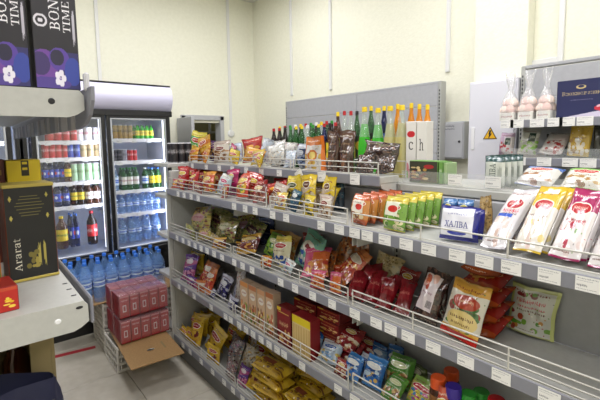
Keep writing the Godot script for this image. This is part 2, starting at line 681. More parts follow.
func room():
	var fl = struct("floor", box_mesh(Vector3(5.65, 0.1, 7.5)), M.grout, Vector3(0.125, -0.056, -0.64))
	var tm = box_mesh(Vector3(0.596, 0.012, 0.596), 0.0015)
	for a in range(-6, 5):
		for b in range(-3, 10):
			var c = Vector3(0.777 + 0.6 * a - 0.3, 0, -2.9 + 0.6 * b - 0.3)
			if c.x < -2.4 or c.x > 2.9 or c.z < -4.3 or c.z > 2.9:
				continue
			obj("tile", tm, M.tile, fl, c - fl.position - Vector3(0, 0.006, 0))
	struct("ceiling", box_mesh(Vector3(5.65, 0.1, 7.5)), M.ceiling, Vector3(0.125, CEIL + 0.05, -0.64))
	struct("wall_right", box_mesh(Vector3(0.1, CEIL + 0.1, 7.5)), M.wall, Vector3(WX + 0.05, CEIL / 2, -0.64))
	struct("wall_left", box_mesh(Vector3(0.1, CEIL + 0.1, 7.5)), M.wall, Vector3(-2.65, CEIL / 2, -0.64))
	struct("wall_front", box_mesh(Vector3(5.65, CEIL + 0.1, 0.1)), M.wall, Vector3(0.125, CEIL / 2, 3.06))
	# far wall with a doorway
	var d0 := 1.90
	var d1 := 2.365
	var dt := 1.875
	var b := MB.new()
	b.box(Vector3((-2.7 + d0) / 2, CEIL / 2, WZ - 0.05), Vector3(d0 + 2.7, CEIL + 0.1, 0.1))
	b.box(Vector3((d1 + 2.95) / 2, CEIL / 2, WZ - 0.05), Vector3(2.95 - d1, CEIL + 0.1, 0.1))
	b.box(Vector3((d0 + d1) / 2, (dt + CEIL) / 2, WZ - 0.05), Vector3(d1 - d0, CEIL - dt + 0.1, 0.1))
	struct("wall_back", b.done(), M.wall)
	# pillar
	struct("trim_pillar", box_mesh(Vector3(0.1, CEIL, 0.34), 0.004), M.wall, Vector3(WX - 0.05, CEIL / 2, -1.25))
	# store room behind the doorway
	var r := MB.new()
	r.box(Vector3(2.1, 1.25, -5.75), Vector3(1.7, 2.5, 0.06))
	r.box(Vector3(1.25, 1.25, -5.07), Vector3(0.06, 2.5, 1.36))
	r.box(Vector3(2.95, 1.25, -5.07), Vector3(0.06, 2.5, 1.36))
	r.box(Vector3(2.1, 2.53, -5.07), Vector3(1.8, 0.06, 1.4))
	r.box(Vector3(2.1, -0.03, -5.07), Vector3(1.8, 0.06, 1.4))
	struct("wall_storeroom", r.done(), M.olive)
	var dr = struct("door_1", box_mesh(Vector3(0.035, 1.86, 0.36), 0.004), M.door_frame, Vector3(1.83, 0.935, -4.08))
	obj("door_jamb", box_mesh(Vector3(0.05, 1.9, 0.13), 0.004), M.door_frame, dr, Vector3(1.895, 0.95, -4.33) - dr.position)
	obj("door_jamb", box_mesh(Vector3(0.05, 1.9, 0.13), 0.004), M.door_frame, dr, Vector3(2.37, 0.95, -4.33) - dr.position)
	obj("door_head", box_mesh(Vector3(0.525, 0.055, 0.13), 0.004), M.door_frame, dr, Vector3(2.132, 1.88, -4.33) - dr.position)
	obj("door_handle", rod_mesh(Vector3(0.03, 0.05, 0.14), Vector3(0.03, 0.05, 0.04), 0.008), M.alu, dr)
	# store rack and cartons in the store room
	var rk = thing("storage_rack", "dim metal storage rack seen through the doorway", "rack", Vector3(2.45, 0, -5.3))
	for y in [0.5, 1.0, 1.45, 1.74]:
		obj("shelf", box_mesh(Vector3(0.8, 0.025, 0.4), 0.003), M.grey_box, rk, Vector3(0, y, 0))
	for sx in [-0.39, 0.39]:
		for sz in [-0.19, 0.19]:
			obj("post", box_mesh(Vector3(0.03, 2.0, 0.03), 0.003), M.grey_box, rk, Vector3(sx, 1.0, sz))
	var k := 0
	for p in [[2.2, 1.4625, 0.14, 0.2, "pale"], [2.36, 1.4625, 0.13, 0.17, "brown"], [2.55, 1.4625, 0.15, 0.22, "white"], [2.3, 1.0125, 0.22, 0.24, "brown"], [2.6, 1.0125, 0.2, 0.2, "white"]]:
		var o = obj("storage_carton", box_mesh(Vector3(p[2], p[3], 0.2), 0.004), {"pale": M.grey_box, "brown": M.brown, "white": M.white}[p[4]], null, Vector3(p[0], p[1] + p[3] / 2 + 0.002, -5.3))
		tag(o, "%s carton on the %s shelf of the storage rack beyond the doorway" % [["grey", "narrow tan", "tall white", "large tan", "square white"][k], ["upper", "upper", "upper", "lower", "lower"][k]], "carton")
		k += 1
	var sl = thing("storeroom_lamp", "small round lamp under the storeroom ceiling", "lamp", Vector3(2.0, 2.49, -5.0))
	obj("base", lathe_mesh([[0.1, 0.01], [0.1, -0.02]], 18), M.white, sl)
	obj("globe", lathe_mesh([[0.08, -0.02], [0.075, -0.05], [0.05, -0.075], [0.005, -0.085]], 18), M.lamp, sl)
	var om := OmniLight3D.new()
	om.name = "lamp_light"
	om.light_energy = 0.12
	om.light_size = 0.08
	om.omni_range = 6.0
	om.omni_attenuation = 2.0
	om.shadow_enabled = true
	om.position = Vector3(0, -0.13, 0)
	sl.add_child(om)
	# cable trunking on the walls
	for px in [292.0, 331.0, 449.0]:
		var z = z_at(px, WX, 2.4)
		conduit(Vector3(WX - 0.008, 2.1, z), Vector3(WX - 0.008, CEIL, z), "white cable trunking running up the cream wall behind the tall shelving")
	var z5 = z_at(561.0, WX, 2.1)
	var t5 = thing("cable_trunking", "white cable trunking turning a corner above the chocolate box shelf", "trunking", Vector3(WX - 0.009, 2.06, z5))
	obj("upright_run", box_mesh(Vector3(0.018, CEIL - 2.06, 0.03), 0.002), M.conduit, t5, Vector3(0, (CEIL - 2.06) / 2, 0))
	obj("level_run", box_mesh(Vector3(0.018, 0.03, 0.19), 0.002), M.conduit, t5, Vector3(0, 0.015, -0.11))
	for a in [[100.0, 2.0, "white cable trunking running up the cream wall above the cooler"], [229.5, 1.70, "white cable trunking ending in a round box beside the doorway"]]:
		var x = x_at(a[0], WZ, 2.2)
		var t = thing("cable_trunking", a[2], "trunking", Vector3(x, a[1], WZ + 0.009))
		obj("upright_run", box_mesh(Vector3(0.03, CEIL - a[1], 0.018), 0.002), M.conduit, t, Vector3(0, (CEIL - a[1]) / 2, 0))
		if a[1] < 1.9:
			var j = obj("junction_box", lathe_mesh([[0.03, 0.02], [0.042, 0.014], [0.045, 0.0]], 18), M.conduit, t, Vector3(0, 0.0, -0.008))
			j.rotation_degrees.x = 90
	# electrics on the pillar and beside it
	var e = thing("electric_cabinet", "white electric cabinet with a yellow warning triangle on the pillar", "cabinet", Vector3(WX - 0.1, 1.22, -1.245))
	obj("case", box_mesh(Vector3(0.09, 0.755, 0.31), 0.004), M.cabinet, e, Vector3(-0.045, 0.377, 0))
	obj("door", box_mesh(Vector3(0.012, 0.73, 0.29), 0.003), M.cabinet, e, Vector3(-0.097, 0.377, 0))
	obj("lock_plate", box_mesh(Vector3(0.006, 0.15, 0.022), 0.002), M.white, e, Vector3(-0.106, 0.38, -0.115))
	var w := MB.new()
	var tri = [Vector3(-0.1045, 0.455, 0.0), Vector3(-0.1045, 0.375, 0.046), Vector3(-0.1045, 0.375, -0.046)]
	w.quad(tri[0], tri[1], tri[2], tri[2])
	var g = obj("warning_sign", w.done(), M.ink, e)
	var w2 := MB.new()
	var cen = (tri[0] + tri[1] + tri[2]) / 3.0
	var t2 := []
	for q in tri:
		t2.append(cen + (q - cen) * 0.82 + Vector3(-0.0008, 0, 0))
	w2.quad(t2[0], t2[1], t2[2], t2[2])
	obj("yellow_field", w2.done(), M.yellow, g)
	var w3 := MB.new()
	var bx := -0.1062
	w3.quad(Vector3(bx, 0.432, -0.004), Vector3(bx, 0.432, 0.008), Vector3(bx, 0.406, 0.002), Vector3(bx, 0.406, -0.01))
	w3.quad(Vector3(bx, 0.41, -0.004), Vector3(bx, 0.412, 0.012), Vector3(bx, 0.381, -0.006), Vector3(bx, 0.384, -0.01))
	obj("lightning_bolt", w3.done(), M.ink, g)
	var gb = thing("switch_box", "grey metal switch box with dark lettering on the wall beside the pillar", "switch box", Vector3(WX, 1.455, -1.585))
	obj("case", box_mesh(Vector3(0.09, 0.27, 0.2), 0.004), M.grey_box, gb, Vector3(-0.046, 0.135, 0))
	obj("cover", box_mesh(Vector3(0.008, 0.25, 0.185), 0.002), M.grey_box, gb, Vector3(-0.094, 0.135, 0))
	obj("lettering", box_mesh(Vector3(0.001, 0.045, 0.11), 0.0, face("switch"), face("switch")), paper, gb, Vector3(-0.0985, 0.225, -0.02))
	var kn = obj("lock", lathe_mesh([[0.008, 0.006], [0.009, 0.0]], 10), M.ink, gb, Vector3(-0.098, 0.125, 0.07))
	kn.rotation_degrees.z = 90
	# red tape on the floor
	var tp = obj("floor_tape", box_mesh(Vector3(0.36, 0.0012, 0.045)), M.red_tape, null, Vector3(0.52, 0.0008, -3.435))
	tp.rotation_degrees.y = -9
	tag(tp, "strip of red tape stuck on the floor tiles", "tape")

func conduit(a, b, label):
	var t = thing("cable_trunking", label, "trunking", a, "cable trunking behind the tall shelving")
	obj("upright_run", box_mesh(Vector3(0.016, b.y - a.y, 0.032), 0.002), M.conduit, t, Vector3(0, (b.y - a.y) / 2, 0))
	obj("cover_strip", box_mesh(Vector3(0.004, b.y - a.y, 0.02), 0.001), M.conduit, t, Vector3(-0.0095, (b.y - a.y) / 2, 0))

# ------------------------------------------------------------------ shelving
const FX := 1.115          # front of the shelves
const BX := 1.405          # face of the middle panel
const ZB := [-2.834, -1.941, -1.048, -0.155, 0.738]
const S1 := 1.45
const S2 := 1.272
const S3 := 0.957
const S4 := 0.607
const S5 := 0.182
const FAR := 1.42

var shelf_nodes := {}

func slots(parent, x, z, y0, y1):
	var b := MB.new()
	var y = y0
	while y < y1:
		b.box(Vector3(x, y, z), Vector3(0.002, 0.014, 0.007))
		y += 0.025
	var o = obj("slot_column", b.done(), M.slot, parent)
	o.set_meta("kind", "stuff")

func price_tag(parent, at, w, h, key, tilt = 0.0):
	var o = obj("price_tag", box_mesh(Vector3(w, h, 0.0012), 0.0, face(key), side("tag0")), paper, parent, at)
	o.rotation = Vector3(tilt, -PI / 2, 0)
	return o

func fence(called, label, x, z0, z1, y0, y1, levels, posts):
	var t = thing(called, label, "shelf fence", Vector3(x, y0, z0))
	var l = z1 - z0
	for k in levels.size():
		var y = lerpf(0.0, y1 - y0, levels[k])
		obj("wire", rod_mesh(Vector3(0, y, 0.0), Vector3(0, y, l), 0.0028 if k == levels.size() - 1 else 0.0022), M.wire, t)
	for p in posts:
		obj("post", rod_mesh(Vector3(0, 0, l * p), Vector3(0, y1 - y0 + 0.002, l * p), 0.003), M.wire, t)
	return t

func front_gondola():
	var names := ["beside the cooler", "with the white candy cartons", "with the wrapped halva", "at the empty end"]
	var tags := {
		S2: [178, 184, 191, 198, 234, 245, 255, 272.5, 286, 321, 339, 353, 367, 384.5, 406, 428.5, 457, 484, 511, 549, 588],
		S3: [177, 183, 189, 195, 201, 207, 214, 222, 233, 242.5, 252, 280.5, 295, 312.5, 332, 352.5, 376, 390.5, 408, 433, 465.5, 501, 549],
		S4: [179, 186, 194, 211, 225.5, 233, 239, 246, 253, 261, 269, 277, 284, 302, 338, 350, 370, 390],
		S5: [183, 190, 201, 212.5, 224, 233, 242.5, 251]}
	var spots := {}
	for y in tags:
		spots[y] = []
		for px in tags[y]:
			spots[y].append(z_at(px, FX - 0.008, y - 0.017))
	for s in 4:
		var z0: float = ZB[s]
		var z1: float = ZB[s + 1]
		var zc := (z0 + z1) / 2
		var l := z1 - z0
		var t = thing("gondola_unit", "grey metal gondola shelving unit " + names[s], "shelving", Vector3(0, 0, 0), "low gondola units in a row")
		# middle panel in boards
		for k in 4:
			obj("back_panel", box_mesh(Vector3(0.012, 0.305, l - 0.034), 0.003), M.panel, t, Vector3(BX + 0.008, 0.155 + 0.31 * k + 0.02, zc))
		obj("top_rail", box_mesh(Vector3(0.05, 0.11, l - 0.034), 0.004), M.panel, t, Vector3(BX + 0.03, 1.325, zc))
		for z in ([z0, z1] if s == 3 else [z0]):
			obj("upright", box_mesh(Vector3(0.048, 1.38, 0.03), 0.003), M.upright, t, Vector3(BX + 0.026, 0.69, z))
			slots(t, BX + 0.0015, z, 0.25, 1.25)
		obj("kick_plate", box_mesh(Vector3(0.02, 0.125, l - 0.002), 0.002), M.kick, t, Vector3(1.16, 0.0635, zc))
		for y in [S2, S3, S4, S5]:
			var sh = obj("shelf", box_mesh(Vector3(BX - FX - 0.012, 0.03, l - 0.003), 0.003), M.shelf, t, Vector3((FX + BX) / 2 - 0.004, y - 0.015, zc))
			var at: Vector3 = sh.position
			obj("front_lip", box_mesh(Vector3(0.014, 0.014, l - 0.003), 0.004), M.shelf, sh, Vector3(FX + 0.004, y - 0.002, zc) - at)
			obj("price_rail", box_mesh(Vector3(0.006, 0.042, l - 0.003), 0.002), M.rail, sh, Vector3(FX - 0.003, y - 0.018, zc) - at)
			for z in [z0 + 0.012, z1 - 0.012]:
				obj("bracket", box_mesh(Vector3(0.26, 0.05, 0.004), 0.001), M.shelf, sh, Vector3((FX + BX) / 2 + 0.01, y - 0.056, z) - at)
			var n := 0
			for z in spots[y]:
				if z > z0 and z < z1:
					n += 1
					price_tag(sh, Vector3(FX - 0.0075, y - 0.018, clampf(z, z0 + 0.03, z1 - 0.03)) - at, 0.043 if z < -1.1 else 0.052, 0.036, "tag%d" % (n % 4))
		# the far side's top shelf, seen over the panel
		var fs = obj("far_shelf", box_mesh(Vector3(0.3, 0.025, l - 0.003), 0.003), M.shelf, t, Vector3(BX + 0.18, FAR - 0.0125, zc))
		obj("cap_strip", box_mesh(Vector3(0.02, 0.03, l - 0.003), 0.003), M.shelf, fs, Vector3(-0.155, -0.008, 0))
		if s < 2:
			var ts = obj("top_shelf", box_mesh(Vector3(0.125, 0.03, l - 0.003), 0.003), M.shelf, t, Vector3(1.3575, S1 - 0.015, zc))
			obj("price_rail", box_mesh(Vector3(0.006, 0.042, l - 0.003), 0.002), M.rail, ts, Vector3(1.291, S1 - 0.018, zc) - ts.position)
			for px in [192, 206, 219, 232, 246, 261, 279]:
				var z = z_at(px, 1.285, S1 - 0.018)
				if z > z0 and z < z1:
					price_tag(ts, Vector3(1.2865, S1 - 0.018, z) - ts.position, 0.043, 0.034, "tag1")
			if s == 1:
				for a in [[299, 0.05, 0.6], [322, 0.045, 0.1], [355, 0.04, 0.0]]:
					var z = z_at(a[0], 1.28, S1 - 0.02)
					var pt = price_tag(ts, Vector3(1.279, S1 - 0.016, z) - ts.position, 0.055, 0.045, "tag2")
					pt.rotation.z = a[2]
			# side bracket with a swept lower edge
			for z in ([z0 + 0.008, z1 - 0.006] if s == 1 else [z0 + 0.008]):
				var b := MB.new()
				var prof = [[1.295, 1.422], [1.31, 1.4], [1.335, 1.392], [1.36, 1.38], [1.38, 1.355], [1.392, 1.325], [1.404, 1.31]]
				for q in prof.size() - 1:
					var a = prof[q]
					var c = prof[q + 1]
					for e in [[0.002, 1], [-0.002, -1]]:
						var p0 = Vector3(a[0], 1.422, e[0])
						var p1 = Vector3(c[0], 1.422, e[0])
						var p2 = Vector3(c[0], c[1], e[0])
						var p3 = Vector3(a[0], a[1], e[0])
						if e[1] > 0:
							b.quad(p0, p1, p2, p3)
						else:
							b.quad(p1, p0, p3, p2)
					b.quad(Vector3(a[0], a[1], 0.002), Vector3(c[0], c[1], 0.002), Vector3(c[0], c[1], -0.002), Vector3(a[0], a[1], -0.002))
				obj("bracket", b.done(), M.shelf, ts, Vector3(0, 0, z) - ts.position)
		else:
			# clear strip with its own tags along the far shelf
			var ac = obj("clear_strip", box_mesh(Vector3(0.003, 0.05, l - 0.01), 0.0), M.acrylic, fs, Vector3(BX + 0.028, FAR + 0.025, zc) - fs.position)
			for px in [455, 493]:
				var z = z_at(px, BX + 0.026, FAR + 0.022)
				if z > z0 and z < z1:
					price_tag(ac, Vector3(-0.003, 0.0, z - zc), 0.056, 0.04, "tag3")
		if s == 0:
			obj("end_panel", box_mesh(Vector3(0.262, 1.4, 0.012), 0.003), M.shelf, t, Vector3(1.273, 0.7, z0 - 0.008))
			obj("end_post", box_mesh(Vector3(0.036, 1.27, 0.014), 0.003), M.shelf, t, Vector3(1.122, 0.637, z0 - 0.008))
	# wire fences hooked along the shelf fronts
	var L4 := [0.05, 0.35, 0.65, 1.0]
	fence("shelf_fence", "white wire fence along the top shelf before the crisp bags", 1.288, -2.82, -1.625, S1 + 0.004, 1.508, [0.1, 0.55, 1.0], [0.0, 0.25, 0.5, 0.75, 1.0])
	fence("shelf_fence", "white wire fence along the top shelf before the brown pouches", 1.288, -1.6, -1.055, S1 + 0.004, 1.508, [0.1, 0.55, 1.0], [0.0, 0.35, 0.7, 1.0])
	fence("shelf_fence", "white wire fence before the red snack bags on the second shelf", FX, -2.8, -1.6, S2 + 0.006, 1.355, L4, [0.0, 0.33, 0.66, 1.0])
	fence("shelf_fence", "white wire fence before the yellow-topped bags on the second shelf", FX, -1.57, -1.062, S2 + 0.006, 1.34, L4, [0.0, 0.5, 1.0])
	fence("shelf_fence", "sparse white wire fence before the halva and white sweet packs", FX, -1.035, 0.2, S2 + 0.006, 1.327, [0.1, 1.0], [0.0, 0.24, 0.46, 0.75])
	fence("shelf_fence", "white wire fence before the pasta bags on the third shelf", FX, -2.82, -1.955, S3 + 0.006, 1.028, L4, [0.0, 0.5, 1.0])
	fence("shelf_fence", "white wire fence before the mint green bag on the third shelf", FX, -1.93, -1.06, S3 + 0.006, 1.028, L4, [0.0, 0.33, 0.66, 1.0])
	fence("shelf_fence", "white wire fence before the dark red bags on the third shelf", FX, -1.035, 0.2, S3 + 0.006, 1.027, L4, [0.0, 0.22, 0.47, 0.75])
	fence("shelf_fence", "white wire fence before the purple sweet bags on the fourth shelf", FX, -2.82, -1.955, S4 + 0.006, 0.69, L4, [0.0, 0.5, 1.0])
	fence("shelf_fence", "white wire fence before the dark red biscuit boxes on the fourth shelf", FX, -1.93, -1.06, S4 + 0.006, 0.69, L4, [0.0, 0.33, 0.66, 1.0])
	fence("shelf_fence", "white wire fence before the blue biscuit packs on the fourth shelf", FX, -1.035, 0.2, S4 + 0.006, 0.69, L4, [0.0, 0.33, 0.66])
	fence("shelf_fence", "white wire fence before the yellow bags on the bottom shelf", FX, -2.82, -1.955, S5 + 0.006, 0.25, L4, [0.0, 0.5, 1.0])
	fence("shelf_fence", "white wire fence before the stacked yellow packs on the bottom shelf", FX, -1.93, -1.06, S5 + 0.006, 0.25, L4, [0.0, 0.5, 1.0])
	# end shelving turned towards the cooler
	var ec = thing("end_unit", "narrow grey end shelving unit facing the cooler", "shelving", Vector3(0, 0, 0))
	for y in [S1, S2 - 0.06, S3 - 0.05, S4 - 0.01, S5]:
		var es = obj("shelf", box_mesh(Vector3(0.6, 0.028, 0.28), 0.003), M.shelf, ec, Vector3(1.44, y - 0.014, -3.013))
		obj("price_rail", box_mesh(Vector3(0.6, 0.04, 0.006), 0.002), M.rail, es, Vector3(0, -0.004, -0.143))
	obj("end_panel", box_mesh(Vector3(0.6, 1.4, 0.012), 0.003), M.shelf, ec, Vector3(1.44, 0.7, -2.865))

func wall_gondolas():
	for a in [["wall_unit", "tall grey wall shelving unit behind the lemonade bottles", -3.43, -1.65, 2.0, [1.1, 0.7]], ["wall_unit", "tall grey wall shelving unit holding the chocolate box", -1.06, 0.9, 2.02, [1.697, 1.49]]]:
		var t = thing(a[0], a[1], "shelving", Vector3.ZERO)
		var z0: float = a[2]
		var z1: float = a[3]
		var top: float = a[4]
		var seams := [z0, -2.44, z1] if z1 < -1.0 else [z0, -0.1, z1]
		for q in 2:
			var l: float = seams[q + 1] - seams[q]
			var zc: float = (seams[q + 1] + seams[q]) / 2
			var y := 0.12
			while y < top - 0.05:
				var h: float = minf(0.172, top - y)
				obj("back_panel", box_mesh(Vector3(0.014, h - 0.003, l - 0.003), 0.002), M.panel, t, Vector3(2.69, y + h / 2, zc))
				y += h
			for sy in a[5]:
				var sh = obj("shelf", box_mesh(Vector3(0.3, 0.028, l - 0.004), 0.003), M.shelf, t, Vector3(2.531, sy - 0.014, zc))
				obj("price_rail", box_mesh(Vector3(0.006, 0.042, l - 0.004), 0.002), M.rail, sh, Vector3(-0.153, -0.006, 0))
				if z1 > 0:
					for px in ([507, 517, 537, 555, 567, 585] if sy > 1.6 else [519, 544, 570, 588]):
						var z = z_at(px, 2.375, sy - 0.02)
						if z > seams[q] and z < seams[q + 1]:
							price_tag(sh, Vector3(-0.157, -0.004, z - zc), 0.07, 0.045, "tag0")
			obj("base", box_mesh(Vector3(0.3, 0.12, l - 0.004), 0.004), M.shelf, t, Vector3(2.53, 0.06, zc))
		obj("top_cap", box_mesh(Vector3(0.045, 0.02, z1 - z0), 0.003), M.panel, t, Vector3(2.705, top + 0.008, (z0 + z1) / 2))
		for z in [z0 - 0.012, z1 + 0.012]:
			obj("upright", box_mesh(Vector3(0.07, top + 0.018, 0.022), 0.002), M.upright, t, Vector3(2.718, (top + 0.018) / 2, z))
			slots(t, 2.682, z, 1.45, top - 0.03)
	fence("shelf_fence", "thin wire fence before the small bottles on the gondola top", 1.566, -2.42, -1.12, FAR + 0.004, 1.5, [0.2, 1.0], [0.0, 0.25, 0.5, 0.75, 1.0])
	var cs = obj("clear_strip", box_mesh(Vector3(0.003, 0.05, 1.9)), M.acrylic, null, Vector3(2.384, 1.516, -0.1))
	tag(cs, "clear plastic strip along the wall unit before the yellow sweet pack", "shelf strip")

# ------------------------------------------------------------------ coolers
const CZ := -3.68
const SHELF_A := [1.627, 1.488, 1.29, 1.09, 0.738]     # behind the door over the near gondola's end
const SHELF_B := [1.64, 1.443, 1.181, 0.971, 0.705]

func cooler(label, x0, x1, doors, ys):
	var t = thing("drinks_cooler", label, "cooler", Vector3.ZERO)
	var w: float = x1 - x0
	var xc: float = (x0 + x1) / 2
	var d := 0.58
	var zc := CZ - d / 2
	obj("back_wall", box_mesh(Vector3(w - 0.02, 1.9, 0.03)), M.liner, t, Vector3(xc, 0.95, CZ - d + 0.015))
	for x in [x0 + 0.015, x1 - 0.015]:
		obj("side_wall", box_mesh(Vector3(0.03, 1.88, d - 0.03), 0.003), M.black, t, Vector3(x, 0.94, zc))
		obj("side_liner", box_mesh(Vector3(0.006, 1.16, d - 0.06)), M.liner, t, Vector3(x + (0.019 if x < xc else -0.019), 1.27, zc))
	obj("plinth", box_mesh(Vector3(w, 0.66, d), 0.006), M.black, t, Vector3(xc, 0.33, zc))
	obj("floor_liner", box_mesh(Vector3(w - 0.06, 0.008, d - 0.05)), M.liner, t, Vector3(xc, 0.664, zc))
	obj("roof_liner", box_mesh(Vector3(w - 0.06, 0.03, d - 0.03)), M.liner, t, Vector3(xc, 1.875, zc))
	# curved lit header
	var b := MB.new()
	var p := []
	var q := []
	for k in 13:
		var s := k / 12.0
		var y := lerpf(2.108, 1.888, s)
		var z := CZ + 0.02 + 0.055 * sin(PI * s) ** 0.7
		p.append([Vector3(x0, y, z), Vector3(x1, y, z)])
		q.append([Vector2(0, s), Vector2(1, s)])
	b.grid(p, q)
	obj("header", b.done(), M.header, t)
	var e := MB.new()
	for k in 12:
		for sx in [[x1, 1.0], [x0, -1.0]]:
			var a0: Vector3 = p[k][0]
			var a1: Vector3 = p[k + 1][0]
			var f0 := Vector3(sx[0], a0.y, a0.z)
			var f1 := Vector3(sx[0], a1.y, a1.z)
			var g0 := Vector3(sx[0], a0.y, CZ - 0.3)
			var g1 := Vector3(sx[0], a1.y, CZ - 0.3)
			if sx[1] > 0:
				e.quad(f0, g0, g1, f1)
			else:
				e.quad(g0, f0, f1, g1)
	e.quad(Vector3(x0, 2.108, CZ - 0.3), Vector3(x1, 2.108, CZ - 0.3), Vector3(x1, 2.108, CZ + 0.02), Vector3(x0, 2.108, CZ + 0.02))
	obj("header_case", e.done(), M.dark, t)
	obj("header_edge", box_mesh(Vector3(w, 0.012, 0.02), 0.003), M.dark, t, Vector3(xc, 2.112, CZ + 0.022))
	# frame and doors
	obj("top_frame", box_mesh(Vector3(w, 0.05, 0.05), 0.004), M.black, t, Vector3(xc, 1.862, CZ + 0.02))
	obj("bottom_frame", box_mesh(Vector3(w, 0.06, 0.05), 0.004), M.black, t, Vector3(xc, 0.64, CZ + 0.02))
	for dd in doors.size():
		var a: float = doors[dd][0]
		var c: float = doors[dd][1]
		var dr = obj("door_frame", door_ring(c - a + 0.03, 1.19, 0.03), M.black, t, Vector3((a + c) / 2, 1.2525, CZ + 0.025))
		obj("inner_trim", door_ring(c - a - 0.03, 1.13, 0.014), M.alu, dr)
		obj("glass", box_mesh(Vector3(c - a - 0.058, 1.102, 0.006)), M.glass, dr)
		for k in ys[dd].size():
			var y: float = ys[dd][k]
			if k == ys[dd].size() - 1:
				continue
			var sh = obj("shelf", box_mesh(Vector3(c - a + 0.01, 0.012, 0.4), 0.002), M.white, t, Vector3((a + c) / 2, y - 0.006, CZ - 0.29))
			obj("price_strip", box_mesh(Vector3(c - a + 0.01, 0.03, 0.004), 0.001), M.white, sh, Vector3(0, -0.006, 0.203))
			for n in 3:
				var pt = obj("price_tag", box_mesh(Vector3(0.045, 0.034, 0.001), 0.0, face("tag%d" % n), side("tag0")), paper, sh, Vector3(-0.14 + 0.13 * n, -0.01, 0.2055))
		obj("led_strip", box_mesh(Vector3(0.012, 1.1, 0.012), 0.002), M.led, t, Vector3(c - 0.012, 1.26, CZ - 0.045))
		var l := AreaLight3D.new()
		l.name = "led_light"
		l.area_size = Vector2(1.0, 0.03)
		l.light_energy = 0.24
		l.light_color = Color("dfe8ff")
		l.shadow_enabled = true
		l.area_range = 4.0
		l.area_attenuation = 2.0
		l.transform = Transform3D(Basis(Vector3(0, 1, 0), Vector3(0.5, 0, -0.87), Vector3(0.87, 0, 0.5)).orthonormalized(), Vector3(c - 0.035, 1.26, CZ - 0.05))
		t.add_child(l)
	return t

func door_ring(w, h, b):
	var m := MB.new()
	m.box(Vector3(-w / 2 + b / 2, 0, 0), Vector3(b, h, 0.028), 0.003)
	m.box(Vector3(w / 2 - b / 2, 0, 0), Vector3(b, h, 0.028), 0.003)
	m.box(Vector3(0, h / 2 - b / 2, 0), Vector3(w - 2 * b, b, 0.028), 0.003)
	m.box(Vector3(0, -h / 2 + b / 2, 0), Vector3(w - 2 * b, b, 0.028), 0.003)
	return m.done()

func coolers():
	cooler("two-door glass drinks cooler with a pale lilac header", 0.355, 1.505, [[0.42, 0.915], [0.955, 1.46]], [SHELF_A, SHELF_B])
	cooler("second black drinks cooler mostly hidden behind the near gondola", -0.82, 0.34, [[-0.76, -0.26], [-0.22, 0.27]], [SHELF_A, SHELF_A])

# ------------------------------------------------------------------ the gondola end close by
const LZ := -1.13

func end_plate(x0, x1, y0, y1, cut):
	# the steel side of a shelf, its front lower corner cut away
	var b := MB.new()
	var pts := [Vector2(x0, y1), Vector2(x1 - 0.01, y1), Vector2(x1, y1 - 0.012), Vector2(x1, y0 + cut), Vector2(x1 - cut, y0 + cut * 0.35), Vector2(x1 - cut * 2, y0), Vector2(x0, y0)]
	for k in range(1, pts.size() - 1):
		b.quad(Vector3(pts[0].x, pts[0].y, 0.004), Vector3(pts[k].x, pts[k].y, 0.004), Vector3(pts[k + 1].x, pts[k + 1].y, 0.004), Vector3(pts[k + 1].x, pts[k + 1].y, 0.004))
		b.quad(Vector3(pts[0].x, pts[0].y, -0.004), Vector3(pts[k + 1].x, pts[k + 1].y, -0.004), Vector3(pts[k].x, pts[k].y, -0.004), Vector3(pts[k].x, pts[k].y, -0.004))
	for k in pts.size():
		var a: Vector2 = pts[k]
		var c: Vector2 = pts[(k + 1) % pts.size()]
		b.quad(Vector3(a.x, a.y, -0.004), Vector3(c.x, c.y, -0.004), Vector3(c.x, c.y, 0.004), Vector3(a.x, a.y, 0.004))
	return b.done()

func rail_mesh(far):
	# the label rail of the upper shelf, its near lower corner swept up
	var b := MB.new()
	var pts := [Vector2(-1.075, 1.738), Vector2(-1.08, 1.705), Vector2(-1.11, 1.672), Vector2(-1.16, 1.652), Vector2(-1.24, 1.641), Vector2(far, 1.636), Vector2(far, 1.738)]
	var h := 0.004
	for k in range(1, pts.size() - 1):
		var a := Vector3(h, pts[0].y, pts[0].x)
		var c := Vector3(h, pts[k].y, pts[k].x)
		var d := Vector3(h, pts[k + 1].y, pts[k + 1].x)
		var m := Vector3(2 * h, 0, 0)
		b.quad(a, c, d, d)
		b.quad(a - m, d - m, c - m, c - m)
	for k in pts.size():
		var a: Vector2 = pts[k]
		var c: Vector2 = pts[(k + 1) % pts.size()]
		b.quad(Vector3(-h, a.y, a.x), Vector3(-h, c.y, c.x), Vector3(h, c.y, c.x), Vector3(h, a.y, a.x))
	return b.done()

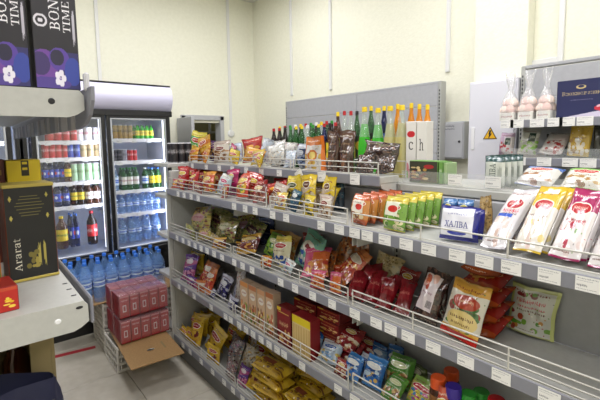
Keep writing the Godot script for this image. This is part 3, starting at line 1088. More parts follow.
func near_gondola():
	var t = thing("gondola_unit", "pale gondola end close by with boxed coffee and a boxed bottle", "shelving", Vector3.ZERO)
	var far := -3.05
	var zc := (LZ + far) / 2
	var l := LZ - far
	for a in [[1.73, 0.246, true], [1.2, 0.224, false], [0.8, 0.168, false], [0.2, 0.26, false]]:
		var y: float = a[0]
		var x1: float = a[1]
		var sh = obj("shelf", box_mesh(Vector3(x1 + 0.3 - 0.01, 0.018, l - 0.01), 0.002), M.shelf, t, Vector3((x1 - 0.3) / 2 - 0.005, y - 0.009, zc))
		var at: Vector3 = sh.position
		var pl = obj("end_plate", end_plate(-0.3, x1 - 0.004, y - 0.064 if y > 1.5 else y - 0.072, y + 0.002, 0.018), M.shelf, sh, Vector3(0, 0, LZ) - at)
		var knob = lathe_mesh([[0.005, 0.003], [0.0075, 0.0]], 14)
		var kx := 0.172 if y > 1.5 else 0.151
		var ky: float = y - 0.027 if y > 1.5 else y - 0.036
		var kn = obj("screw", knob, M.ink if y > 1.5 else M.white, pl, Vector3(kx, ky, 0.004))
		kn.rotation_degrees.x = 90
		if y < 1.5 and y > 1.0:
			var ho = obj("hole", lathe_mesh([[0.006, 0.0012], [0.006, 0.0]], 12), M.slot, pl, Vector3(0.2, y - 0.013, 0.004))
			ho.rotation_degrees.x = 90
			ho.scale = Vector3(1.4, 1, 0.6)
			for k in 3:
				obj("slot", box_mesh(Vector3(0.012, 0.0012, 0.006)), M.slot, sh, Vector3(0.2, y + 0.0004, LZ - 0.06 - 0.06 * k) - at)
		if y > 1.5:
			obj("price_rail", rail_mesh(far), M.rail, sh, Vector3(x1 + 0.006, 0, 0) - at)
		elif y > 1.0:
			obj("price_rail", box_mesh(Vector3(0.008, 0.07, l), 0.003), M.rail, sh, Vector3(x1 + 0.006, y - 0.03, zc) - at)
		if y > 1.5:
			var z := LZ - 0.14
			var k := 0
			while z > far:
				var wd: float = [0.05, 0.09, 0.06][k % 3]
				obj("price_tag", box_mesh(Vector3(0.002, 0.055, wd), 0.0), M.tag_back, sh, Vector3(x1 + 0.0008, y - 0.062, z - wd / 2) - at)
				z -= wd + [0.06, 0.05, 0.11][k % 3]
				k += 1
			obj("rail_end", box_mesh(Vector3(0.012, 0.045, 0.02), 0.004), M.tag_back, sh, Vector3(x1 + 0.004, y + 0.024, LZ + 0.002) - at)
	obj("back_panel", box_mesh(Vector3(0.02, 2.0, l), 0.003), M.shelf, t, Vector3(-0.31, 1.0, zc))
	obj("kick_plate", box_mesh(Vector3(0.02, 0.12, l), 0.003), M.kick, t, Vector3(0.2, 0.062, zc))
	# coffee boxes on the upper shelf
	for a in [[0.1435, 0.2385, 0], [0.045, 0.137, 1]]:
		var w: float = a[1] - a[0]
		var o = carton("coffee_box", "bon", w, 0.275, 0.07)
		o.position = Vector3((a[0] + a[1]) / 2, 1.733, LZ - 0.042)
		o.rotation_degrees.y = 2.0 if a[2] == 0 else -1.5
		tag(o, ["black and purple box with white flower standing at the shelf corner", "black and purple box with white flower standing against its twin"][a[2]], "box")
	# goods on the middle shelf
	var ar = thing("bottle_box", "tall black gift box with gold diamonds on the near shelf", "box", Vector3(0.137, 1.202, -1.46))
	ar.rotation_degrees.y = 4.0
	obj("carton", box_mesh(Vector3(0.125, 0.272, 0.1), 0.002, face("ararat"), side("ararat")), card, ar, Vector3(0, 0.142, 0))
	obj("gold_base", box_mesh(Vector3(0.127, 0.008, 0.102), 0.001), M.gold, ar, Vector3(0, 0.004, 0))
	obj("lid", box_mesh(Vector3(0.128, 0.01, 0.103), 0.001), M.gold, ar, Vector3(0, 0.281, 0))
	for a in [["yellow_box", "yell", 11, 46, 160, -1.68, "yellow box with a black emblem behind the black gift box"], ["maroon_box", "maroon", -22, 11, 160, -1.7, "maroon box standing beside the yellow box with emblem"]]:
		var x0 = x_at(a[2], a[5], 1.3)
		var x1 = x_at(a[3], a[5], 1.3)
		var yt = y_at(a[4], (x0 + x1) / 2, a[5])
		var o = carton(a[0], a[1], x1 - x0 - 0.004, yt - 1.2, 0.1)
		o.position = Vector3((x0 + x1) / 2, 1.2, a[5] - 0.05)
		tag(o, a[6], "box")
	var rs = carton("tea_box", "redstar", 0.085, 0.062, 0.1)
	rs.position = Vector3(0.033, 1.2, -1.225)
	rs.rotation_degrees.y = 6
	tag(rs, "small red box with yellow stars before the black gift box", "box")
	var gb = carton("slim_box", "greenslim", 0.05, 0.19, 0.06)
	gb.position = Vector3(0.034, 1.2, -1.4)
	tag(gb, "slim green and orange box beside the black gift box", "box")
	# on the shelf below: a kraft carton, a paper sack and a navy bag
	var kb = thing("kraft_carton", "open kraft carton on the lower near shelf", "carton", Vector3(-0.02, 0.801, -1.46))
	obj("side_board", box_mesh(Vector3(0.008, 0.28, 0.34), 0.001), M.kraft, kb, Vector3(0.176, 0.14, 0))
	obj("side_board", box_mesh(Vector3(0.008, 0.28, 0.34), 0.001), M.kraft, kb, Vector3(-0.176, 0.14, 0))
	obj("end_board", box_mesh(Vector3(0.344, 0.28, 0.008), 0.001), M.kraft, kb, Vector3(0, 0.14, -0.166))
	obj("front_board", box_mesh(Vector3(0.06, 0.28, 0.008), 0.001), M.kraft, kb, Vector3(-0.142, 0.14, 0.166))
	obj("front_flap", box_mesh(Vector3(0.05, 0.28, 0.008), 0.001), M.kraft, kb, Vector3(0.147, 0.14, 0.166))
	obj("bottom_board", box_mesh(Vector3(0.344, 0.006, 0.33), 0.001), M.kraft, kb, Vector3(0, 0.004, 0))
	for a in [[-0.06, -1.4, "dark bottle lying neck up in the kraft carton against its flap"], [0.06, -1.47, "dark bottle standing deep in the kraft carton"]]:
		var o = obj("dark_bottle", lathe_mesh([[0.013, 0.24], [0.013, 0.19], [0.036, 0.14], [0.038, 0.0]], 14), M.brown_glass, null, Vector3(a[0] + 0.02, 0.808, a[1]))
		tag(o, a[2], "bottle")
	var nb = thing("navy_bag", "navy blue cloth bag standing on the lower near shelf", "bag", Vector3(0.055, 0.802, -1.2))
	var m := MB.new()
	var prow := []
	var pq := []
	for r in 10:
		var row := []
		var qq := []
		for c in 33:
			var g := TAU * c / 32.0
			var s := r / 9.0
			var wide := lerpf(0.092, 0.1, sin(PI * s)) + 0.008 * sin(g * 3.0 + r * 0.7)
			var deep := lerpf(0.045, 0.055, s) + 0.006 * sin(g * 4.0 - r)
			var rad := 1.0 / pow(pow(absf(cos(g)), 4.0) + pow(absf(sin(g)), 4.0), 0.25)
			row.append(Vector3(sin(g) * wide * rad, 0.185 * (1.0 - s) + (0.018 * sin(g * 2.0 + 1.0) + 0.012 if r == 0 else 0.0), cos(g) * deep * rad))
			qq.append(Vector2(c / 32.0, s))
		prow.append(row)
		pq.append(qq)
	m.grid(prow, pq)
	obj("sack", m.done(), M.navy, nb)
	obj("seam", rod_mesh(Vector3(-0.08, 0.15, 0.053), Vector3(0.08, 0.154, 0.053), 0.0025), M.black, nb)

func carton(called, key, w, h, d):
	var o = obj(called, box_mesh(Vector3(w, h, d), minf(0.002, d * 0.1), face(key), side(key), Vector3(0, h / 2, 0)), card)
	return o

# ------------------------------------------------------------------ goods on the floor
func floor_goods():
	# crates under the water
	for lv in 2:
		for c in 2:
			crate(Vector3(0.88 + 0.31 * c, 0.196 * lv, -3.42), 0.3, 0.34, ["white plastic crate on the floor deep under the water bottles", "white plastic crate right under the water bottles"][lv], "crates under the water bottles")
	var wb = obj("plywood_board", box_mesh(Vector3(0.84, 0.008, 0.34), 0.001), M.brown, null, Vector3(0.91, 0.396, -3.42))
	tag(wb, "thin board on the crates carrying the water bottles", "board")
	var proto = null
	for r in 3:
		for c in 8:
			var at := Vector3(0.545 + 0.094 * c + (0.02 if r == 1 else 0.0), 0.401, -3.31 - 0.1 * r)
			var lab: String = ["clear blue water bottle with blue cap in the front row before the cooler", "clear blue water bottle with blue cap in the middle row before the cooler", "clear blue water bottle with blue cap close against the cooler plinth"][r]
			var o
			if proto == null:
				proto = water_bottle("water_bottle", 0.043, 0.315, M.water_blue, M.cap_blue)
				o = proto
			else:
				o = proto.duplicate()
				o.name = numbered("water_bottle")
				add_child(o)
			o.position = at
			o.rotation.y = r * 0.9 + c * 0.7
			tag(o, lab, "bottle", "water bottles standing before the cooler")
	# crate with a cardboard sheet and packs of red juice cartons
	crate(Vector3(0.9, 0, -3.045), 0.36, 0.32, "white slatted plastic crate on the floor under the red packs", "")
	var cb = thing("cardboard_sheet", "flat brown cardboard sheet with a hand hole on the crate", "cardboard", Vector3(0.9, 0.1945, -2.84))
	var s := CSGBox3D.new()
	s.size = Vector3(0.34, 0.006, 0.66)
	s.position.y = 0.003
	s.material = M.brown
	s.name = "sheet"
	var h := CSGCylinder3D.new()
	h.radius = 0.02
	h.height = 0.05
	h.sides = 20
	h.operation = CSGShape3D.OPERATION_SUBTRACTION
	h.position = Vector3(0.0, 0, 0.15)
	h.scale = Vector3(1.2, 1, 0.8)
	h.name = "hand_hole"
	s.add_child(h)
	cb.add_child(s)
	obj("fold_line", box_mesh(Vector3(0.012, 0.001, 0.1)), M.kraft, cb, Vector3(0.09, 0.0065, 0.13))
	cb.rotation_degrees.y = -4
	var n := 0
	for a in [[0.925, 0.205, -2.955, 5, 0.0, "shrink-wrapped pack of red cartons lying lowest on the cardboard sheet"], [0.925, 0.386, -2.965, 5, 1.5, "shrink-wrapped pack of red cartons stacked on the lowest red pack"], [0.925, 0.205, -3.14, 5, 0.0, "shrink-wrapped pack of red cartons behind the lowest red pack"], [0.925, 0.386, -3.145, 5, -2.0, "shrink-wrapped pack of red cartons topmost at the back of the crate"]]:
		var t = thing("juice_pack", a[5], "pack", Vector3(a[0], a[1], a[2]))
		t.rotation_degrees.y = a[4]
		for row in 2:
			for c in 5:
				obj("carton", box_mesh(Vector3(0.066, 0.16, 0.078), 0.003, face("redjuice"), side("redjuice")), card, t, Vector3(-0.138 + 0.069 * c, 0.082, 0.041 - 0.082 * row))
		obj("shrink_film", wrap_mesh(0.355, 0.172, 0.17, 11 + n), M.wrap, t)
		n += 1

func wrap_mesh(w, h, d, sd):
	# crumpled film drawn round a block, puckered at the two open ends
	var rng := RandomNumberGenerator.new()
	rng.seed = sd
	var f := [rng.randf() * TAU, rng.randf() * TAU, rng.randf() * TAU]
	var b := MB.new()
	var p := []
	var q := []
	for r in 11:
		var s := r / 10.0 * 2.0 - 1.0
		var row := []
		var qq := []
		var shrink := 1.0 - 0.0 * absf(s)
		for c in 33:
			var g := TAU * c / 32.0
			var rad := 1.0 / pow(pow(absf(cos(g)), 7.0) + pow(absf(sin(g)), 7.0), 1.0 / 7.0)
			var wob := 1.0 + 0.018 * sin(g * 5.0 + s * 7.0 + f[0]) + 0.014 * sin(g * 9.0 - s * 11.0 + f[1])
			row.append(Vector3(s * w * 0.5, h * 0.5 + sin(g) * h * 0.5 * rad * wob * shrink * 1.01, cos(g) * d * 0.5 * rad * wob * shrink * 1.02))
			qq.append(Vector2(c / 32.0, r / 10.0))
		p.append(row)
		q.append(qq)
	b.grid(p, q)
	return b.done()

func water_bottle(called, r, h, m, cap, label_key = "water", group = true):
	var t = thing(called, "water bottle", "bottle")
	obj("body", lathe_mesh([[r * 0.34, h * 0.93], [r * 0.36, h * 0.86], [r * 0.7, h * 0.78], [r, h * 0.66], [r, h * 0.55], [r * 0.93, h * 0.5], [r, h * 0.44], [r * 0.94, h * 0.3], [r, h * 0.24], [r * 0.95, h * 0.14], [r, h * 0.07], [r * 0.85, 0.0]], 14), m, t)
	obj("cap", lathe_mesh([[r * 0.3, h], [r * 0.36, h * 0.99], [r * 0.37, h * 0.93]], 12), cap, t)
	obj("label", lathe_mesh([[r * 1.012, h * 0.52], [r * 1.012, h * 0.38]], 14, face(label_key), false), card, t)
	return t

func crate(at, w, d, label, group):
	var cr = thing("plastic_crate", label, "crate", at, group)
	var hx: float = w / 2 - 0.008
	var hz: float = d / 2 - 0.008
	for y in [0.012, 0.065, 0.118, 0.171]:
		for z in [-hz, hz]:
			obj("slat", box_mesh(Vector3(w - 0.02, 0.022, 0.012), 0.003), M.crate, cr, Vector3(0, y, z))
		for x in [-hx, hx]:
			obj("slat", box_mesh(Vector3(0.012, 0.022, d - 0.02), 0.003), M.crate, cr, Vector3(x, y, 0))
	for k in 8:
		for z in [-hz, hz]:
			obj("rib", box_mesh(Vector3(0.008, 0.165, 0.01), 0.002), M.crate, cr, Vector3(lerpf(-hx, hx, (k + 0.5) / 8.0), 0.09, z))
	for k in 7:
		for x in [-hx, hx]:
			obj("rib", box_mesh(Vector3(0.01, 0.165, 0.008), 0.002), M.crate, cr, Vector3(x, 0.09, lerpf(-hz, hz, (k + 0.5) / 7.0)))
	for x in [-hx, hx]:
		for z in [-hz, hz]:
			obj("corner_post", box_mesh(Vector3(0.016, 0.19, 0.016), 0.004), M.crate, cr, Vector3(x, 0.096, z))
	obj("bottom", box_mesh(Vector3(w - 0.02, 0.01, d - 0.02), 0.002), M.crate, cr, Vector3(0, 0.012, 0))

# ------------------------------------------------------------------ print
func all_art():
	# price tags
	for k in 4:
		var key = "tag%d" % k
		fill(key, Color("e9e8e4"), Color("d5d4d0"))
		scrib(key, 0.08, 0.1, 0.8, 0.11, Color("8b8a90"), 40 + k)
		scrib(key, 0.08, 0.26, 0.6, 0.09, Color("9a99a0"), 50 + k)
		scrib(key, 0.08, 0.52, 0.4, 0.2, Color("55545c"), 60 + k)
		scrib(key, 0.08, 0.8, 0.75, 0.08, Color("8b8a90"), 70 + k)
	fill("switch", Color("b3b4b8"))
	scrib("switch", 0.05, 0.05, 0.9, 0.4, Color("5c5e66"), 3)
	scrib("switch", 0.05, 0.52, 0.9, 0.36, Color("5c5e66"), 4)
	# coffee box
	fill("bon", Color("1d1a22"), Color("17141b"))
	rc("bon", 0, 0.68, 1, 0.32, Color("2e2a63"))
	el("bon", 0.2, 0.82, 0.3, 0.16, Color("6d3f97"))
	el("bon", 0.12, 0.79, 0.22, 0.1, Color("3a2a63"))
	el("bon", 0.55, 0.74, 0.24, 0.1, Color("553a98"))
	el("bon", 0.5, 0.73, 0.16, 0.07, Color("241f3c"))
	el("bon", 0.85, 0.84, 0.2, 0.13, Color("33429a"))
	el("bon", 0.3, 0.95, 0.5, 0.06, Color("4e3a8c"))
	for k in 5:
		el("bon", 0.55 + 0.075 * cos(TAU * k / 5.0), 0.905 + 0.045 * sin(TAU * k / 5.0), 0.062, 0.036, Color("e6e2ee"))
	el("bon", 0.55, 0.905, 0.03, 0.018, Color("b9a8cf"))
	words_on("bon", "BON", 0.38, 0.24, 0.24, 0.26, Color("f2f0f4"), "Droid Serif", 1)
	words_on("bon", "TIME", 0.68, 0.24, 0.17, 0.27, Color("f2f0f4"), "Droid Serif", 1)
	scrib("bon", 0.9, 0.3, 0.05, 0.34, Color("b9b5c2"), 8)
	for k in 3:
		el("bon", 0.18, 0.43, 0.16 - 0.05 * k, 0.06 - 0.02 * k, Color("d8d4de") if k % 2 == 0 else Color("1d1a22"))
	# gift box
	fill("ararat", Color("141311"), Color("6e3b26"))
	for k in 7:
		rc("ararat", 0.2 + 0.04 * absf(k - 3), 0.1 + 0.035 * k, 0.6 - 0.08 * absf(k - 3), 0.012, Color("8b7f3a"))
	for a in [[0.12, 0.12], [0.86, 0.1], [0.12, 0.33], [0.86, 0.33]]:
		for k in 6:
			rc("ararat", a[0] - 0.006 * (6 - k), a[1] - 0.006 * k, 0.012 * (6 - k), 0.004, Color("b9a94a"))
			rc("ararat", a[0] - 0.006 * (6 - k), a[1] + 0.006 * k, 0.012 * (6 - k), 0.004, Color("b9a94a"))
	words_on("ararat", "Ararat", 0.12, 0.55, 0.15, 0.36, Color("e2dcc8"), "Droid Serif", 1)
	scrib("ararat", 0.6, 0.62, 0.06, 0.3, Color("a89a48"), 21)
	scrib("ararat", 0.72, 0.6, 0.05, 0.3, Color("a89a48"), 22)
	blobs("ararat", 0.4, 0.72, 0.2, 0.16, [Color("9c8c3c"), Color("6f6428")], 10, 0.05, 23)
	fill("yell", Color("d9bd1a"), Color("b89d14"))
	rc("yell", 0.42, 0.0, 0.24, 0.16, Color("2a2410"))
	rc("yell", 0.46, 0.02, 0.16, 0.03, Color("d9bd1a"))
	rc("yell", 0.46, 0.08, 0.16, 0.03, Color("d9bd1a"))
	fill("maroon", Color("5c211b"), Color("46160f"))
	rc("maroon", 0.1, 0.1, 0.8, 0.05, Color("8d6a2e"))
	fill("redstar", Color("b8241c"), Color("8e1a14"))
	rc("redstar", 0, 0.0, 1, 0.14, Color("c2492a"))
	blobs("redstar", 0.1, 0.3, 0.8, 0.55, [Color("e8b61e"), Color("f2d34a")], 9, 0.08, 31)
	fill("greenslim", Color("4d7a2a"), Color("b8641c"))
	rc("greenslim", 0.3, 0, 0.5, 1, Color("c2641c"))
	# juice packs, labels on drinks
	fill("redjuice", Color("a8272f"), Color("8f2028"))
	rc("redjuice", 0.3, 0.42, 0.4, 0.32, Color("d9cfcf"))
	rc("redjuice", 0.38, 0.47, 0.24, 0.22, Color("9c2530"))
	rc("redjuice", 0, 0.0, 1, 0.07, Color("c98a8c"))
	scrib("redjuice", 0.15, 0.16, 0.7, 0.12, Color("e2c4c4"), 33)
	fill("water", Color("d6e4f2"))
	rc("water", 0, 0.3, 1, 0.4, Color("2e63c4"))
	scrib("water", 0.1, 0.4, 0.8, 0.2, Color("f2f6fa"), 34)
	fill("colalabel", Color("c4161c"))
	scrib("colalabel", 0.05, 0.3, 0.4, 0.4, Color("f4f0ee"), 35)
	scrib("colalabel", 0.55, 0.3, 0.4, 0.4, Color("f4f0ee"), 36)
	fill("bluelabel", Color("1d3fb0"))
	el("bluelabel", 0.3, 0.5, 0.14, 0.2, Color("e8ecf4"))
	el("bluelabel", 0.8, 0.5, 0.14, 0.2, Color("c43038"))
	fill("darklabel", Color("22201f"))
	el("darklabel", 0.5, 0.45, 0.3, 0.22, Color("c9a33c"))
	fill("yellowlabel", Color("e2c62a"))
	scrib("yellowlabel", 0.1, 0.35, 0.8, 0.3, Color("2f6a2a"), 37)
	fill("whitelabel", Color("dcdad2"))
	scrib("whitelabel", 0.1, 0.35, 0.8, 0.3, Color("8a2a2a"), 38)
	fill("orangelabel", Color("e0861e"))
	scrib("orangelabel", 0.1, 0.3, 0.8, 0.35, Color("3a1a10"), 39)
	var cans := [["can_red", "c01a20", "f0ecea"], ["can_blue", "1c3a9c", "d9e2f2"], ["can_beige", "b9a27a", "3c4a2a"], ["can_mint", "a9c8a2", "5d7a3a"], ["can_gold", "a98a4a", "33280f"], ["can_dark", "26222a", "8a8490"], ["can_black", "232024", "c9c6c8"], ["can_white", "e0dcdc", "b3282c"], ["can_grey", "8d8a92", "2c2a30"]]
	for c in cans:
		fill(c[0], Color(c[1]))
		rc(c[0], 0, 0.0, 1, 0.05, Color("c8c8cc"))
		rc(c[0], 0, 0.95, 1, 0.05, Color("c8c8cc"))
		scrib(c[0], 0.05, 0.3, 0.42, 0.3, Color(c[2]), 90)
		scrib(c[0], 0.55, 0.3, 0.42, 0.3, Color(c[2]), 91)
	# cartons with letters
	for c in [["juice_c", "c"], ["juice_h", "h"]]:
		fill(c[0], Color("e6e2dc"), Color("d6d2cc"))
		words_on(c[0], c[1], 0.27, 0.3 if c[1] == "h" else 0.36, 0.46, 0.2 if c[1] == "h" else 0.14, Color("22201f"), "Droid Serif")
		blobs(c[0], 0.05, 0.78, 0.9, 0.2, [Color("79a83c"), Color("cf5a78"), Color("d98a94")], 8, 0.16, 41)
	el("juice_c", 0.5, 0.22, 0.42, 0.06, Color("c8242c"))
	fill("chocbox", Color("1d2250"), Color("14183c"))
	words_on("chocbox", "Вдохновение", 0.08, 0.3, 0.52, 0.13, Color("c9b27a"), "Droid Serif")
	el("chocbox", 0.33, 0.19, 0.07, 0.06, Color("c9b27a"))
	el("chocbox", 0.33, 0.18, 0.045, 0.04, Color("1d2250"))
	scrib("chocbox", 0.2, 0.52, 0.28, 0.03, Color("8d84a0"), 43)
	for k in 40:
		rc("chocbox", 0.05 + 0.024 * k, 1.0 - 0.30 * (k / 40.0), 0.03, 0.4, Color("c8c0d4"))
	blobs("chocbox", 0.55, 0.62, 0.42, 0.3, [Color("3a2018"), Color("c42a3c"), Color("e0aab8"), Color("5d4a8c"), Color("6a3420")], 16, 0.09, 44)
	el("chocbox", 0.78, 0.6, 0.13, 0.12, Color("40241a"))
	# halva
	fill("halva", Color("e2e2ea"), Color("20237c"))
	rc("halva", 0, 0, 1, 0.1, Color("20237c"))
	rc("halva", 0, 0.88, 1, 0.12, Color("20237c"))
	rc("halva", 0, 0, 0.07, 1, Color("20237c"))
	rc("halva", 0.9, 0, 0.1, 1, Color("20237c"))
	scrib("halva", 0.25, 0.22, 0.5, 0.06, Color("8a8eb8"), 45)
	words_on("halva", "ХАЛВА", 0.19, 0.45, 0.6, 0.18, Color("22297c"), "Droid Serif")
	el("halva", 0.5, 0.78, 0.25, 0.07, Color("3a449c"))
	fill("halvagreen", Color("c9cdc4"), Color("bfc2bb"))
	rc("halvagreen", 0, 0, 1, 0.2, Color("1f4544"))
	rc("halvagreen", 0, 0, 0.1, 1, Color("1f4544"))
	words_on("halvagreen", "ХАЛВА", 0.32, 0.26, 0.3, 0.66, Color("2a3c3a"), "Droid Serif", 1)
	scrib("halvagreen", 0.7, 0.3, 0.2, 0.5, Color("8a9088"), 46)
	# carton with berries, green boxes
	fill("berries", Color("3a3a2c"), Color("5c8a3a"))
	blobs("berries", 0.05, 0.3, 0.6, 0.6, [Color("b8924a"), Color("7a2a2a"), Color("d8c08a"), Color("5d6a3a"), Color("8a5a34")], 26, 0.09, 47)
	el("berries", 0.7, 0.25, 0.18, 0.1, Color("a82a2c"))
	fill("greenbox", Color("6a9a48"), Color("55803a"))
	scrib("greenbox", 0.15, 0.3, 0.7, 0.2, Color("d8e2c8"), 48)
	fill("palegreen", Color("a8c090"), Color("93ab7c"))
	# oval-marked white packs
	for a in [["packwhite", "e6e2e4", "d8d4da", "c9283a", ["e2cfc4", "ecdcd2", "d8b8a8"]], ["packyellow", "ebe4d8", "ecc01e", "cf2430", ["efd9c8", "f0d88a", "e8ccc0"]], ["packpink", "ece4e2", "b81e64", "cf2430", ["c0304a", "e8d4ce", "e2d0cc", "e8d4ce", "8ab070"]], ["packblue", "dfdcd6", "2a62c0", "cf2430", ["a8724a", "c08a5a", "8f5a38"]], ["packgreen", "e2dfd2", "6ab42e", "cf2430", ["b88a4a", "c9a05c", "8a5a30"]]]:
		bag_art(a[0], a[1], a[2], a[3], a[4], 100, {"packwhite": 0.12, "packyellow": 0.36, "packpink": 0.36}.get(a[0], 0.26), 6, 0.08)
	rc("packwhite", 0.1, 0.5, 0.55, 0.05, Color("2c52b4"))
	scrib("packwhite", 0.2, 0.4, 0.6, 0.1, Color("b83040"), 49)
	scrib("packpink", 0.2, 0.47, 0.6, 0.1, Color("b83040"), 50)
	# wall unit packs
	bag_art("wallpink", "dfd6d6", "c9a8c4", "", ["c8404e", "e2d2cc"], 51)
	rc("wallpink", 0.45, 0.25, 0.35, 0.3, Color("1f3a2e"))
	scrib("wallpink", 0.5, 0.32, 0.25, 0.14, Color("e2e2d8"), 52)
	bag_art("wallgreen", "d8d8cc", "b8b8ac", "", ["8ac04a", "b8d88a"], 53)
	rc("wallgreen", 0.5, 0.2, 0.36, 0.3, Color("1f3a2e"))
	scrib("wallgreen", 0.55, 0.28, 0.26, 0.14, Color("e2e2d8"), 54)
	bag_art("wallred", "dccdc8", "d8d2cc", "", ["b8403c", "cf8a80", "e2d8d0"], 55)
	bag_art("wallyellow", "dcb02a", "e2c24a", "", ["f0e6d2", "c08a2a", "fff4dc"], 56)
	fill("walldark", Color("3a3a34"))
	# crisps and snacks of the top shelf
	bag_art("crisp_green", "3f9a2e", "e2d23a", "c83a1e", ["e8c04a", "d89a2a"], 60)
	bag_art("crisp_orange", "d9741c", "e8b02a", "b82a1c", ["f0d06a", "8a3a1a", "e8a04a"], 61)
	bag_art("crisp_purple", "2a1c4c", "4a2a7c", "7a3a9c", ["c9a85a", "5a3a8c"], 62)
	bag_art("cookie_white", "d9cfc0", "c9b8a8", "8a2a2a", ["7a4a2a", "b88a5a"], 63)
	bag_art("snack_yellow", "e8c024", "e8d04a", "c8281e", ["f2e6a0", "c88a1e"], 64)
	bag_art("pack_whiteblue", "dcdfe8", "c2d2ec", "2a4ab0", ["e8c84a", "5a7ac8"], 65)
	bag_art("red_big", "c01c1e", "cf2a24", "", ["e0a02a", "d84a1e"], 66)
	el("red_big", 0.5, 0.4, 0.2, 0.1, Color("e8a83a"))
	bag_art("orange_small", "df8a24", "e8a83a", "c83a1e", ["f0d890", "c8641e"], 67)
	food_art("clear_blue", "cfdcea", ["e6ecf2", "b8cfe6", "f2f4f6", "d8c8d2"], "", "ffffff", 68, 0.07, 60)
	food_art("clear_white", "dcdad6", ["f0eee8", "c8c4bc", "e2d0b8", "b8c4d0"], "", "ffffff", 69, 0.06, 60)
	food_art("clear_pastel", "d9d6d0", ["ecd0cc", "d0e0cc", "f0ecd8", "e6e6ea"], "", "ffffff", 70, 0.07, 60)
	bag_art("navy_small", "2a3c66", "d0d8e6", "c8d2e6", ["8aa0c8"], 71)
	bag_art("orange_white", "dfd8cf", "d9701e", "", ["b8802a", "d8b04a"], 72, 0.26)
	rc("orange_white", 0.0, 0, 0.1, 1, Color("d9701e"))
	rc("orange_white", 0.9, 0, 0.1, 1, Color("d9701e"))
	el("orange_white", 0.5, 0.55, 0.25, 0.17, Color("b86a2a"))
	el("orange_white", 0.5, 0.55, 0.16, 0.11, Color("d8c06a"))
	bag_art("brown_pouch", "4a2c20", "5a3626", "", ["6a4430", "3c2218"], 73)
	scrib("brown_pouch", 0.25, 0.3, 0.5, 0.06, Color("a88a6a"), 74)
	el("brown_pouch", 0.5, 0.78, 0.15, 0.1, Color("7a5238"))
	food_art("dark_candy", "3a2420", ["5c3a2e", "2a1814", "7a5a48", "8a6a5c", "4a2c26", "a08878"], "", "ffffff", 75, 0.055, 130)
	# second shelf
	bag_art("red_snack", "b81a1e", "d0302a", "e2c22a", ["e8b84a", "8a1a1a"], 80)
	bag_art("red_dark", "8a1a1c", "b02a24", "d8a82a", ["d8a04a", "5a1414"], 81)
	bag_art("mixed_yellow", "e0cc7a", "d8b83a", "c8342a", ["5a7ac0", "e8e0c0", "c87a4a"], 82)
	bag_art("orange_red", "d0502a", "e0902a", "e8d04a", ["f0c85a", "a82a1a"], 83)
	bag_art("pale_blue", "b8ccd2", "d8dcd2", "b82a6a", ["e0c04a", "4a7ab0", "d8a0b0"], 84)
	bag_art("magenta_bag", "a81c5a", "c82a6c", "f0d83a", ["e8a0b8", "7a1440"], 85)
	bag_art("red_yellow", "c03024", "d84a2a", "f0d040", ["f0c83a", "6a9a3a", "e88a2a"], 86)
	bag_art("brown_red", "7a3430", "b02a2a", "d8b878", ["a0644a", "d0a088"], 87)
	bag_art("yellow_dark", "d8b81e", "e8cc2a", "3a4a2a", ["2a3a2a", "6a7a3a"], 88)
	bag_art("noodle_yellow", "cbb49a", "e6c41a", "6a3420", ["d8c8a0", "b0906a", "8a5a4a"], 89, 0.34)
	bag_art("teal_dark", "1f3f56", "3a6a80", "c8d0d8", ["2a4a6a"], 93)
	# wafer and cracker cartons in rows
	bag_art("wafer_orange", "dd8a3a", "d9602a", "c8342a", ["f0dcae", "8a4a2a"], 94)
	rc("wafer_orange", 0.2, 0.2, 0.6, 0.4, Color("e9e2d4"))
	el("wafer_orange", 0.55, 0.42, 0.2, 0.1, Color("c8342a"))
	scrib("wafer_orange", 0.25, 0.25, 0.4, 0.08, Color("6a4a3a"), 95)
	bag_art("wafer_green", "7cb03a", "e2cf3a", "c83a2a", ["f0e6b0", "5a8a2a"], 96)
	rc("wafer_green", 0.15, 0.18, 0.6, 0.4, Color("e6e6d2"))
	el("wafer_green", 0.5, 0.38, 0.22, 0.1, Color("c8342a"))
	for k in ["wafer_orange", "wafer_green"]:
		var o = cell(k)
		atlas.fill_rect(Rect2i(o.x + 112, o.y, 16, CH), Color("b4ac98"))
		atlas.fill_rect(Rect2i(o.x + 112, o.y + 60, 16, 50), Color("8a4a2a") if k == "wafer_orange" else Color("9a9c86"))
	bag_art("blue_wrap", "2a3a8c", "3a7ac0", "e2d83a", ["7ab0e0", "e2d04a"], 97)
	food_art("tan_cookies", "b8924e", ["c9a45e", "a07a3a", "d8b878", "8a6630"], "", "ffffff", 98, 0.05, 110)
	# third shelf
	food_art("pasta_yellow", "c8b04a", ["d8c86a", "b87a5a", "a84a5a", "e0d890", "8a8a3a"], "cf9a90", "8a2a3a", 110)
	food_art("pasta_green", "9a9a4a", ["b8b45a", "6a7a2a", "8a3a4a", "d0c87a"], "5a2a38", "e8d8a0", 111)
	food_art("pasta_mix", "a89a58", ["c8b868", "7a8a3a", "984858", "d8d08a", "5a6a3a"], "d0c8a0", "4a6a2a", 112)
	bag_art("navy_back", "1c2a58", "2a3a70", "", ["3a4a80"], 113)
	bag_art("maroon_yellow", "6a1f24", "d8a02a", "e0b83a", ["e0a03a", "8a3a2a"], 114)
	bag_art("green_bright", "5aa02a", "8ac03a", "e8e0a0", ["2a6a1a", "c8d85a"], 115)
	bag_art("yellow_white", "e0d8b0", "e0c84a", "c83a3a", ["3a62b8", "2a4a9a", "e8e0c8"], 116)
	bag_art("mint", "7cc0a4", "6ab296", "", ["2a52b0", "e8e6da", "3a62c0"], 117, 0.12)
	el("mint", 0.45, 0.4, 0.3, 0.16, Color("e6dccf"))
